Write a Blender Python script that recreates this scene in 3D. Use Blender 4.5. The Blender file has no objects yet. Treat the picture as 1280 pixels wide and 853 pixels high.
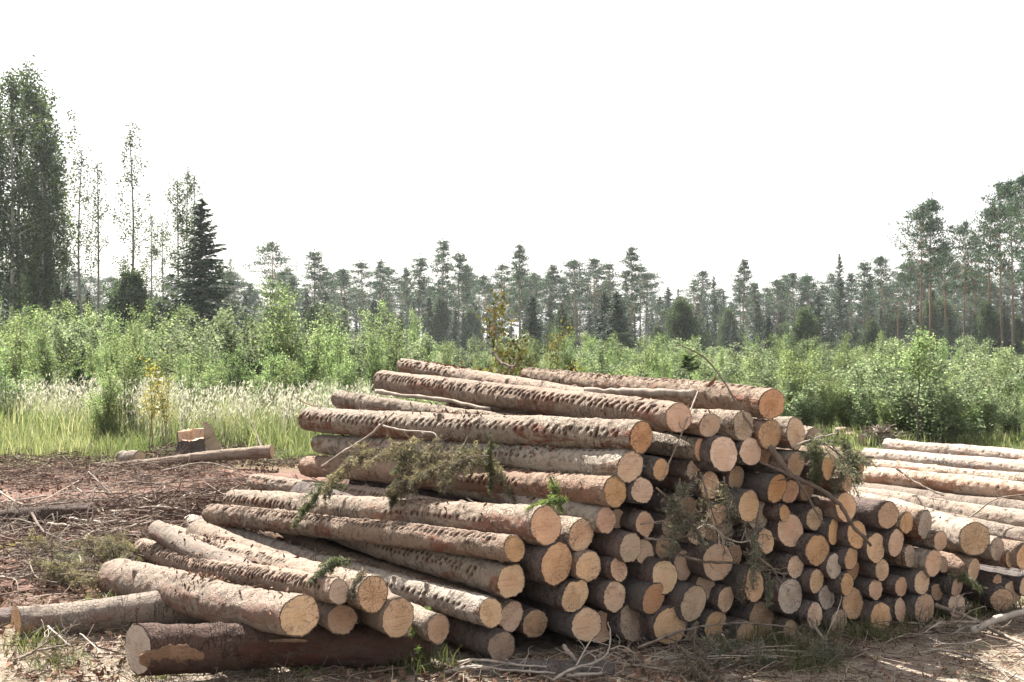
import bpy, math, random
import numpy as np
from mathutils import Vector, Matrix

random.seed(7)
rng = np.random.default_rng(7)
scene = bpy.context.scene
COL = scene.collection
PI = math.pi

# ---------------------------------------------------------------- camera frame
CAM_H = 1.7
FPX, CU, CV = 1400.0, 640.0, 426.5


def P(u, v, Z):
    """Photo pixel (1280 wide) at depth Z -> world point."""
    return np.array([(u - CU) / FPX * Z, Z, CAM_H - (v - CV) / FPX * Z])


# ---------------------------------------------------------------- noise (numpy)
def _hash(i, j, k):
    n = (i * 73856093) ^ (j * 19349663) ^ (k * 83492791)
    n = (n ^ (n >> 13)) * 1274126177
    n = n ^ (n >> 16)
    return (n & 0xffff) / 65535.0


def vnoise(p):
    """Value noise in [0,1] for an (n,3) array."""
    p = np.asarray(p, float)
    i = np.floor(p).astype(np.int64)
    f = p - i
    f = f * f * (3 - 2 * f)
    out = 0
    for dx in (0, 1):
        for dy in (0, 1):
            for dz in (0, 1):
                w = (f[:, 0] if dx else 1 - f[:, 0]) * (f[:, 1] if dy else 1 - f[:, 1]) * (f[:, 2] if dz else 1 - f[:, 2])
                out = out + w * _hash(i[:, 0] + dx, i[:, 1] + dy, i[:, 2] + dz)
    return out


def fbm(p, octaves=3):
    p = np.asarray(p, float)
    a, s, o = 1.0, 0.0, 0.0
    for k in range(octaves):
        o = o + a * vnoise(p * 2 ** k + 17.3 * k)
        s += a
        a *= .5
    return o / s


def ground_h(x, y):
    x = np.atleast_1d(np.asarray(x, float))
    y = np.atleast_1d(np.asarray(y, float))
    z = np.zeros_like(x)
    p = np.stack([x, y, np.zeros_like(x)], 1)
    near = np.exp(-np.maximum(0, y - 20) / 15)
    z += (fbm(p * .5, 2) - .5) * .10 * near
    z += (fbm(p * 2.3 + 5, 3) - .5) * .07 * near * np.clip((y - 3) / 4, .3, 1)
    z += (fbm(p * .12 + 9, 2) - .5) * .5 * (1 - near)
    # heap of earth and slash behind the log ends
    z += .24 * np.exp(-.5 * (((x + 2.45) / .75) ** 2 + ((y - 9.9) / .85) ** 2))
    z += .06 * np.exp(-.5 * (((x + 4.2) / 1.6) ** 2 + ((y - 12.0) / 2.0) ** 2))
    # flat bed below the pile
    bed = np.exp(-.5 * (np.maximum(0, np.abs(x - 1.2) - 2.0) / .4) ** 2) * np.exp(-.5 * (np.maximum(0, np.abs(y - 7.2) - 1.4) / .4) ** 2)
    z = z * (1 - bed) - .01 * bed
    return z


def gh(x, y):
    return float(ground_h([x], [y])[0])


def G(u, v):
    """Photo pixel -> point on the ground."""
    Z = CAM_H * FPX / (v - CV)
    for _ in range(4):
        x = (u - CU) / FPX * Z
        Z = (CAM_H - gh(x, Z)) * FPX / (v - CV)
    x = (u - CU) / FPX * Z
    return np.array([x, Z, gh(x, Z)])


# ---------------------------------------------------------------- mesh builder
class MB:
    def __init__(self):
        self.v, self.q, self.t, self.r = [], [], [], []
        self.qm, self.tm = [], []
        self.n = 0
        self.lc = []

    def add(self, v, quads=None, tris=None, rnd=0.0, mat=0, lc=None):
        v = np.asarray(v, float).reshape(-1, 3)
        if quads is not None and len(quads):
            q = np.asarray(quads, np.int64) + self.n
            self.q.append(q)
            self.qm.append(np.full(len(q), mat, np.int32))
        if tris is not None and len(tris):
            t = np.asarray(tris, np.int64) + self.n
            self.t.append(t)
            self.tm.append(np.full(len(t), mat, np.int32))
        self.v.append(v)
        r = np.broadcast_to(np.asarray(rnd, float), (len(v),))
        self.r.append(r)
        if lc is not None:
            self.lc.append(np.asarray(lc, float).reshape(-1, 3))
        self.n += len(v)

    def mesh(self, name, mats, smooth=False):
        me = bpy.data.meshes.new(name)
        v = np.concatenate(self.v).astype(np.float32)
        q = np.concatenate(self.q) if self.q else np.zeros((0, 4), np.int64)
        t = np.concatenate(self.t) if self.t else np.zeros((0, 3), np.int64)
        me.vertices.add(len(v))
        me.vertices.foreach_set('co', v.ravel())
        loops = np.concatenate([q.ravel(), t.ravel()]).astype(np.int32)
        me.loops.add(len(loops))
        me.loops.foreach_set('vertex_index', loops)
        nq, nt = len(q), len(t)
        st = np.concatenate([np.arange(nq) * 4, nq * 4 + np.arange(nt) * 3]).astype(np.int32)
        me.polygons.add(nq + nt)
        me.polygons.foreach_set('loop_start', st)
        mi = np.concatenate(self.qm + self.tm).astype(np.int32)
        me.polygons.foreach_set('material_index', mi)
        me.polygons.foreach_set('use_smooth', np.full(nq + nt, bool(smooth)))
        a = me.attributes.new('rnd', 'FLOAT', 'POINT')
        a.data.foreach_set('value', np.concatenate(self.r).astype(np.float32))
        if self.lc:
            b = me.attributes.new('lc', 'FLOAT_VECTOR', 'POINT')
            b.data.foreach_set('vector', np.concatenate(self.lc).astype(np.float32).ravel())
        me.update(calc_edges=True)
        for m in (mats if isinstance(mats, (list, tuple)) else [mats]):
            me.materials.append(m)
        return me

    def build(self, name, mats, parent=None, smooth=False):
        o = bpy.data.objects.new(name, self.mesh(name, mats, smooth))
        COL.objects.link(o)
        if parent is not None:
            o.parent = parent
        return o


def tag(o, label=None, cat=None, group=None, kind=None):
    if label:
        o['label'] = label
    if cat:
        o['category'] = cat
    if group:
        o['group'] = group
    if kind:
        o['kind'] = kind
    return o


def empty(name, loc, rz=0.0):
    o = bpy.data.objects.new(name, None)
    COL.objects.link(o)
    o.location = Vector([float(c) for c in loc])
    o.rotation_euler = (0, 0, rz)
    o.empty_display_size = .2
    return o


def copy_tree(o, parent=None):
    c = o.copy()
    COL.objects.link(c)
    c.parent = parent
    for ch in list(o.children):
        copy_tree(ch, c)
    return c


def unit(v):
    v = np.asarray(v, float)
    return v / (np.linalg.norm(v) + 1e-12)


def tube(mb, pts, radii, ns=6, rnd=0.0, mat=0, cap=True, rough=0.0, flat=None):
    """Tapering tube along pts."""
    pts = np.asarray(pts, float)
    n = len(pts)
    radii = np.broadcast_to(np.asarray(radii, float), (n,))
    tang = np.gradient(pts, axis=0)
    tang /= np.linalg.norm(tang, axis=1)[:, None] + 1e-12
    ref = np.array([0, 0, 1.0]) if abs(tang[0][2]) < .9 else np.array([1.0, 0, 0])
    a = np.arange(ns) / ns * 2 * PI
    V = []
    s = unit(np.cross(ref, tang[0]))
    for i in range(n):
        s = unit(s - tang[i] * np.dot(s, tang[i]))
        b = np.cross(tang[i], s)
        rr = radii[i] * (1 + (rng.random(ns) - .5) * rough)[:, None]
        V.append(pts[i] + rr * (np.cos(a)[:, None] * s + np.sin(a)[:, None] * b))
    V = np.concatenate(V)
    i = np.arange(n - 1)[:, None] * ns
    j = np.arange(ns)[None]
    jn = (j + 1) % ns
    Q = np.stack([i + j, i + jn, i + ns + jn, i + ns + j], -1).reshape(-1, 4)
    T = []
    if cap:
        V = np.concatenate([V, pts[:1], pts[-1:]])
        c0, c1 = n * ns, n * ns + 1
        for k in range(ns):
            T.append((c0, (k + 1) % ns, k))
            T.append((c1, (n - 1) * ns + k, (n - 1) * ns + (k + 1) % ns))
    mb.add(V, Q, T if T else None, rnd, mat)


def leafs(mb, c, size, up=None, aspect=.55, rnd=None, mat=0, spread=1.0, sizevar=.4, axis=None):
    """Many leaf-sized diamonds at the centres c (n,3). axis: preferred long axis per leaf."""
    c = np.asarray(c, float)
    n = len(c)
    if n == 0:
        return
    a = rng.normal(size=(n, 3)) * spread
    if axis is not None:
        a = a + np.asarray(axis, float)
    a /= np.linalg.norm(a, axis=1)[:, None] + 1e-9
    b = rng.normal(size=(n, 3))
    if up is not None:
        # leaf normal leans to `up`
        nn = rng.normal(size=(n, 3)) * .6 + np.asarray(up, float)
        b = np.cross(nn, a)
    b -= a * (a * b).sum(1)[:, None]
    b /= np.linalg.norm(b, axis=1)[:, None] + 1e-9
    s = (size * (1 + (rng.random(n) - .5) * 2 * sizevar))[:, None]
    V = np.stack([c - a * s * .5, c + b * s * aspect * .5 - a * s * .08, c + a * s * .5, c - b * s * aspect * .5 - a * s * .08], 1).reshape(-1, 3)
    Q = np.arange(n * 4).reshape(-1, 4)
    r = rng.random(n) if rnd is None else rnd
    mb.add(V, Q, None, np.repeat(r, 4), mat)


# ---------------------------------------------------------------- node helpers
def new_mat(name):
    m = bpy.data.materials.new(name)
    m.use_nodes = True
    nt = m.node_tree
    nt.nodes.clear()
    out = nt.nodes.new('ShaderNodeOutputMaterial')
    return m, nt, out


class N:
    """Small helper around a node tree."""
    def __init__(self, nt):
        self.nt = nt

    def node(self, typ, **kw):
        n = self.nt.nodes.new(typ)
        for k, v in kw.items():
            setattr(n, k, v)
        return n

    def set(self, sock, val):
        if isinstance(val, bpy.types.NodeSocket):
            self.nt.links.new(val, sock)
        elif val is not None:
            sock.default_value = val

    def math(self, op, a, b=None, c=None, clamp=False):
        n = self.node('ShaderNodeMath', operation=op, use_clamp=clamp)
        self.set(n.inputs[0], a)
        if b is not None:
            self.set(n.inputs[1], b)
        if c is not None:
            self.set(n.inputs[2], c)
        return n.outputs[0]

    def vmath(self, op, a, b=None):
        n = self.node('ShaderNodeVectorMath', operation=op)
        self.set(n.inputs[0], a)
        if b is not None:
            self.set(n.inputs[1], b)
        return n.outputs[0]

    def noise(self, vec, scale, detail=3, rough=.55, dist=0.0):
        n = self.node('ShaderNodeTexNoise')
        if vec is not None:
            self.set(n.inputs['Vector'], vec)
        n.inputs['Scale'].default_value = scale
        n.inputs['Detail'].default_value = detail
        n.inputs['Roughness'].default_value = rough
        n.inputs['Distortion'].default_value = dist
        return n.outputs['Fac']

    def voronoi(self, vec, scale, feature='F1', out='Distance', rand=1.0):
        n = self.node('ShaderNodeTexVoronoi', feature=feature)
        if vec is not None:
            self.set(n.inputs['Vector'], vec)
        n.inputs['Scale'].default_value = scale
        n.inputs['Randomness'].default_value = rand
        return n.outputs[out]

    def ramp(self, fac, stops, interp='LINEAR'):
        n = self.node('ShaderNodeValToRGB')
        n.color_ramp.interpolation = interp
        e = n.color_ramp.elements
        while len(e) < len(stops):
            e.new(.5)
        for k, (p, c) in enumerate(stops):
            e[k].position = p
            e[k].color = (*c, 1) if len(c) == 3 else c
        self.set(n.inputs[0], fac)
        return n.outputs['Color']

    def step(self, x, lo, hi):
        n = self.node('ShaderNodeMapRange', interpolation_type='SMOOTHSTEP')
        self.set(n.inputs[0], x)
        self.set(n.inputs[1], lo)
        self.set(n.inputs[2], hi)
        n.inputs[3].default_value = 0
        n.inputs[4].default_value = 1
        return n.outputs[0]

    def mix(self, fac, a, b, blend='MIX'):
        n = self.node('ShaderNodeMix', data_type='RGBA', blend_type=blend)
        self.set(n.inputs[0], fac)
        for s, v in ((n.inputs[6], a), (n.inputs[7], b)):
            if isinstance(v, tuple) and len(v) == 3:
                v = (*v, 1)
            self.set(s, v)
        return n.outputs[2]

    def attr(self, name, out='Fac'):
        n = self.node('ShaderNodeAttribute', attribute_name=name)
        return n.outputs[out]

    def bump(self, h, strength=.5, dist=.01, normal=None):
        n = self.node('ShaderNodeBump')
        n.inputs['Strength'].default_value = strength
        n.inputs['Distance'].default_value = dist
        self.set(n.inputs['Height'], h)
        if normal is not None:
            self.set(n.inputs['Normal'], normal)
        return n.outputs[0]

    def principled(self, col, rough=.9, normal=None, spec=.2):
        n = self.node('ShaderNodeBsdfPrincipled')
        self.set(n.inputs['Base Color'], (*col, 1) if isinstance(col, tuple) and len(col) == 3 else col)
        self.set(n.inputs['Roughness'], rough)
        n.inputs['Specular IOR Level'].default_value = spec
        if normal is not None:
            self.set(n.inputs['Normal'], normal)
        return n.outputs[0]

    def objvec(self, rnd_scale=40.0):
        """Object coordinates moved by a random amount for each object."""
        tc = self.node('ShaderNodeTexCoord')
        oi = self.node('ShaderNodeObjectInfo')
        r = self.math('MULTIPLY', oi.outputs['Random'], rnd_scale)
        return self.vmath('ADD', tc.outputs['Object'], r), oi.outputs['Random']


# ---------------------------------------------------------------- materials
def bark_material(name, base, dark, light, red, red_amt=.5, scale=1.0, flake=.5):
    """Conifer bark: mottled scales, cracks across the trunk, scraped reddish patches, dark spike marks from 'rnd'."""
    gl = sum(light) / 3
    m, nt, out = new_mat(name)
    k = N(nt)
    vec, rnd = k.objvec()
    lc = k.attr('lc', 'Vector')
    lcv = k.vmath('ADD', lc, k.math('MULTIPLY', rnd, 40.0))
    sep = k.node('ShaderNodeSeparateXYZ')
    nt.links.new(lc, sep.inputs[0])
    n1 = k.noise(vec, 3.0 * scale, 4, .6)
    n2 = k.noise(vec, 22 * scale, 5, .65)
    n3 = k.noise(vec, 90 * scale, 3, .6)
    col = k.mix(k.step(n1, .35, .68), base, light)
    col = k.mix(k.math('MULTIPLY', k.step(n2, .50, .66), .75), col, dark)
    col = k.mix(k.math('MULTIPLY', k.step(n3, .5, .75), .55), col, light)
    fl = k.noise(vec, 46 * scale, 3, .7)
    col = k.mix(k.math('MULTIPLY', k.step(fl, .60, .67), k.step(n1, .62, .40)), col, tuple(c * .7 for c in dark))
    # flaky scales
    vo = k.voronoi(lcv, 42 * scale, 'F1', 'Distance')
    vo2 = k.voronoi(lcv, 42 * scale, 'DISTANCE_TO_EDGE', 'Distance')
    edge = k.math('MULTIPLY', k.step(vo2, .10, .0), k.step(n1, .42, .62))
    col = k.mix(k.math('MULTIPLY', edge, flake), col, dark)
    # cracks and branch collars running round the stem: stretch the coordinates across the stem
    mp = k.node('ShaderNodeMapping')
    nt.links.new(lcv, mp.inputs['Vector'])
    mp.inputs['Scale'].default_value = (14, 2.2, 1)
    cr = k.noise(mp.outputs[0], 1.0, 4, .7, .6)
    crack = k.step(k.math('ABSOLUTE', k.math('SUBTRACT', cr, .5)), .016, .0)
    crm = k.step(k.noise(vec, 2.1, 2), .5, .62)
    crack = k.math('MULTIPLY', crack, crm)
    col = k.mix(k.math('MULTIPLY', crack, .85), col, tuple(c * .35 for c in dark))
    # scraped patches showing the reddish inner bark
    mp2 = k.node('ShaderNodeMapping')
    nt.links.new(lcv, mp2.inputs['Vector'])
    mp2.inputs['Scale'].default_value = (1.7, 5.0, 1)
    pn = k.noise(mp2.outputs[0], 1.3, 5, .62, .5)
    patch = k.step(pn, .575 - .1 * red_amt, .66 - .1 * red_amt)
    patch = k.math('MULTIPLY', patch, k.step(n2, .36, .52))
    # the scrapes lie on the flanks that rubbed against other stems
    th_ = k.math('ABSOLUTE', k.math('MULTIPLY', sep.outputs[2], 1000.0))
    patch = k.math('MULTIPLY', patch, k.step(k.math('ADD', th_, k.math('MULTIPLY', n1, .8)), 1.15, 1.75))
    col = k.mix(k.math('MULTIPLY', patch, .9), col, k.mix(n2, red, tuple(c * .55 for c in red)))
    # pale torn wood
    wn = k.noise(mp2.outputs[0], 1.9, 3, .6)
    col = k.mix(k.step(wn, .735, .76), col, (.62, .47, .32))
    # per-log tint: some stems greyer, some redder
    fr = k.math('FRACT', k.math('MULTIPLY', rnd, 5.31))
    col = k.mix(k.math('MULTIPLY', k.step(fr, .45, .9), .42), col, k.mix(n1, (gl * .42, gl * .40, gl * .385), (gl * 1.02, gl * .98, gl * .93)))
    col = k.mix(k.math('MULTIPLY', k.step(fr, .45, .05), .38), col, k.mix(n2, red, tuple(c * 1.05 for c in light)))
    col = k.mix(k.math('MULTIPLY', rnd, .35), col, k.mix(.5, col, light))
    mark = k.attr('rnd')
    col = k.mix(k.math('MULTIPLY', mark, .92, None, True), col, tuple(c * .17 for c in red))
    h = k.math('ADD', k.math('MULTIPLY', n2, .8), k.math('MULTIPLY', n3, .5))
    h = k.math('SUBTRACT', h, k.math('MULTIPLY', edge, .35))
    h = k.math('SUBTRACT', h, k.math('MULTIPLY', crack, .9))
    h = k.math('SUBTRACT', h, k.math('MULTIPLY', patch, .5))
    b = k.bump(h, 1.0, .016)
    nt.links.new(k.principled(col, .92, b, .12), out.inputs[0])
    return m


def wood_material(name, base, ring, heart, stain, stain_amt=.3):
    """Sawn end grain: growth rings, drying checks, saw lines, stains; the x axis is the stem's axis."""
    m, nt, out = new_mat(name)
    k = N(nt)
    tc = k.node('ShaderNodeTexCoord')
    oi = k.node('ShaderNodeObjectInfo')
    rnd = oi.outputs['Random']
    ob = tc.outputs['Object']
    vec = k.vmath('ADD', ob, k.math('MULTIPLY', rnd, 40.0))
    sp = k.node('ShaderNodeSeparateXYZ')
    nt.links.new(ob, sp.inputs[0])
    cy = k.math('ADD', sp.outputs[1], k.math('MULTIPLY', k.math('SUBTRACT', rnd, .5), .03))
    cz = k.math('ADD', sp.outputs[2], k.math('MULTIPLY', k.math('SUBTRACT', k.math('FRACT', k.math('MULTIPLY', rnd, 7.3)), .5), .03))
    r = k.math('SQRT', k.math('ADD', k.math('MULTIPLY', cy, cy), k.math('MULTIPLY', cz, cz)))
    wob = k.noise(vec, 14, 3, .5)
    rr = k.math('ADD', r, k.math('MULTIPLY', wob, .012))
    w = k.math('SINE', k.math('MULTIPLY', rr, 820.0))
    w2 = k.math('SINE', k.math('MULTIPLY', rr, 290.0))
    n1 = k.noise(vec, 26, 4, .6)
    n2 = k.noise(vec, 160, 3, .6)
    n0 = k.noise(vec, 7, 3, .55)
    col = k.mix(k.step(n0, .3, .7), base, tuple(c * .80 for c in base))
    col = k.mix(k.math('MULTIPLY', k.step(w, .1, 1.0), .30), col, ring)
    col = k.mix(k.math('MULTIPLY', k.step(w2, .2, 1.0), .42), col, ring)
    col = k.mix(k.math('MULTIPLY', k.step(r, .055, .015), .45), col, heart)
    col = k.mix(k.math('MULTIPLY', k.step(n1, .5, .75), .4), col, ring)
    bl = k.noise(vec, 9, 4, .62, .8)
    col = k.mix(k.math('MULTIPLY', k.step(bl, .48, .62), .55), col, ring)
    col = k.mix(k.math('MULTIPLY', k.step(k.noise(vec, 48, 4, .7), .55, .7), .5), col, tuple(c * .55 for c in ring))
    core = k.math('MULTIPLY', k.step(k.math('ADD', r, k.math('MULTIPLY', wob, .03)), .075, .060), k.step(k.math('FRACT', k.math('MULTIPLY', rnd, 3.7)), .45, .55))
    col = k.mix(k.math('MULTIPLY', core, .4), col, heart)
    # saw lines
    mp = k.node('ShaderNodeMapping')
    nt.links.new(vec, mp.inputs['Vector'])
    mp.inputs['Rotation'].default_value = (.5, 0, 0)
    mp.inputs['Scale'].default_value = (1, 6, 90)
    saw = k.noise(mp.outputs[0], 1.6, 2, .5)
    col = k.mix(k.math('MULTIPLY', k.step(saw, .52, .75), .45), col, tuple(c * .5 for c in ring))
    # dirt and resin
    st = k.noise(vec, 11, 5, .7)
    col = k.mix(k.math('MULTIPLY', k.step(st, .62 - .1 * stain_amt, .72), stain_amt), col, stain)
    sp2 = k.voronoi(vec, 55, 'F1', 'Distance')
    col = k.mix(k.math('MULTIPLY', k.math('MULTIPLY', k.step(sp2, .16, .08), k.step(n1, .45, .6)), .7), col, tuple(c * .4 for c in stain))
    # drying checks run out from the pith
    ang = k.math('ARCTAN2', cy, cz)
    cv = k.node('ShaderNodeCombineXYZ')
    k.set(cv.inputs[0], k.math('MULTIPLY', ang, 2.2))
    k.set(cv.inputs[1], k.math('MULTIPLY', r, 9.0))
    k.set(cv.inputs[2], k.math('MULTIPLY', rnd, 90))
    chk = k.noise(cv.outputs[0], 1.7, 3, .6, .3)
    ck = k.step(k.math('ABSOLUTE', k.math('SUBTRACT', chk, .5)), .018, .003)
    ck = k.math('MULTIPLY', ck, k.step(k.noise(vec, 5, 1), .46, .56))
    col = k.mix(k.math('MULTIPLY', ck, .8), col, tuple(c * .3 for c in stain))
    # each end its own brightness and hue
    hs = k.node('ShaderNodeHueSaturation')
    k.set(hs.inputs['Hue'], k.math('ADD', .491, k.math('MULTIPLY', k.math('FRACT', k.math('MULTIPLY', rnd, 13.7)), .018)))
    k.set(hs.inputs['Saturation'], k.math('ADD', .74, k.math('MULTIPLY', k.math('FRACT', k.math('MULTIPLY', rnd, 5.1)), .3)))
    k.set(hs.inputs['Value'], k.math('ADD', .80, k.math('MULTIPLY', rnd, .26)))
    k.set(hs.inputs['Color'], col)
    h = k.math('ADD', k.math('MULTIPLY', saw, .7), k.math('MULTIPLY', n2, .5))
    h = k.math('SUBTRACT', h, k.math('MULTIPLY', ck, 1.5))
    b = k.bump(h, .6, .004)
    nt.links.new(k.principled(hs.outputs[0], .85, b, .15), out.inputs[0])
    return m


def leaf_material(name, stops, trans=.45, rough=.55, hue=.02, spec=.3, gain=1.5, tb=.6, val=.4):
    """Leaf: colour by the leaf's own random value, light shining through it."""
    m, nt, out = new_mat(name)
    k = N(nt)
    oi = k.node('ShaderNodeObjectInfo')
    r = k.attr('rnd')
    col = k.ramp(r, stops)
    hs = k.node('ShaderNodeHueSaturation')
    k.set(hs.inputs['Hue'], k.math('ADD', .5 - hue / 2, k.math('MULTIPLY', oi.outputs['Random'], hue)))
    k.set(hs.inputs['Value'], k.math('ADD', 1 - val / 2, k.math('MULTIPLY', k.math('FRACT', k.math('MULTIPLY', oi.outputs['Random'], 9.7)), val)))
    k.set(hs.inputs['Color'], col)
    p = k.principled(hs.outputs[0], rough, None, spec)
    t = k.node('ShaderNodeBsdfTranslucent')
    tcol = k.mix(1.0, hs.outputs[0], (gain, gain * 1.05, gain * tb), 'MULTIPLY')
    nt.links.new(tcol, t.inputs['Color'])
    mx = k.node('ShaderNodeMixShader')
    mx.inputs[0].default_value = trans
    nt.links.new(p, mx.inputs[1])
    nt.links.new(t.outputs[0], mx.inputs[2])
    nt.links.new(mx.outputs[0], out.inputs[0])
    return m


def stem_material(name, a, b, scale=12.0, low=None, low_z=(3, 9)):
    """Twig or trunk bark; `low` is the colour of the lower trunk."""
    m, nt, out = new_mat(name)
    k = N(nt)
    vec, rnd = k.objvec()
    mp = k.node('ShaderNodeMapping')
    nt.links.new(vec, mp.inputs['Vector'])
    mp.inputs['Scale'].default_value = (1, 1, .35)
    n = k.noise(mp.outputs[0], scale, 4, .6)
    r = k.attr('rnd')
    col = k.mix(k.step(n, .35, .65), a, b)
    col = k.mix(k.math('MULTIPLY', r, .5), col, k.mix(.5, col, b))
    if low is not None:
        tc = k.node('ShaderNodeTexCoord')
        sp = k.node('ShaderNodeSeparateXYZ')
        nt.links.new(tc.outputs['Object'], sp.inputs[0])
        col = k.mix(k.step(sp.outputs[2], low_z[0], low_z[1]), low, col)
    nt.links.new(k.principled(col, .9, k.bump(n, .6, .01), .15), out.inputs[0])
    return m


M = {}
M['bark_grey'] = bark_material('spruce_bark_grey', (.160, .127, .099), (.042, .030, .024), (.265, .220, .175), (.165, .060, .036), .5)
M['bark_brown'] = bark_material('spruce_bark_brown', (.155, .110, .080), (.040, .026, .020), (.250, .192, .146), (.185, .065, .037), .8)
M['bark_dark'] = bark_material('spruce_bark_dark', (.074, .059, .053), (.025, .020, .019), (.135, .112, .102), (.105, .045, .034), .5)  # darker copy of the bark: shade inside the stack is put into the colour
M['bark_red'] = bark_material('bark_dark_red', (.036, .021, .016), (.013, .009, .008), (.085, .060, .048), (.085, .028, .020), .8)  # red-brown bark, darkened further to paint in the shade on the cross log's flank
M['bark_pine'] = bark_material('pine_bark_peeling', (.34, .245, .180), (.12, .072, .048), (.44, .365, .300), (.29, .125, .065), .8, .8, .25)
M['bark_cracked'] = bark_material('bark_cracked_pale', (.205, .170, .138), (.052, .039, .031), (.31, .268, .222), (.18, .085, .05), .35, 1.0, .5)
M['wood_o'] = wood_material('sawn_wood_orange', (.53, .325, .190), (.39, .215, .112), (.43, .225, .115), (.17, .085, .05), .4)
M['wood_y'] = wood_material('sawn_wood_tan', (.545, .370, .235), (.41, .255, .148), (.46, .27, .14), (.19, .115, .075), .45)
M['wood_p'] = wood_material('sawn_wood_pink', (.535, .39, .265), (.41, .275, .175), (.46, .28, .18), (.21, .12, .085), .5)
M['wood_g'] = wood_material('sawn_wood_greyed', (.45, .365, .285), (.29, .22, .165), (.36, .26, .18), (.13, .09, .07), .8)
M['wood_d'] = wood_material('sawn_wood_dull', (.39, .278, .185), (.27, .178, .112), (.32, .195, .11), (.12, .08, .055), .75)  # dull, stained copy; shade of the recessed ends is painted into its colour
M['wood_scraped'] = wood_material('scraped_weathered_wood', (.215, .135, .080), (.13, .078, .046), (.16, .095, .055), (.06, .04, .03), .8)
# ================================================================ LOGS
def ring_dirs(ns):
    th = (np.arange(ns) / ns - .5) * 2 * PI          # seam underneath
    return th, -np.sin(th), np.cos(th)


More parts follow.
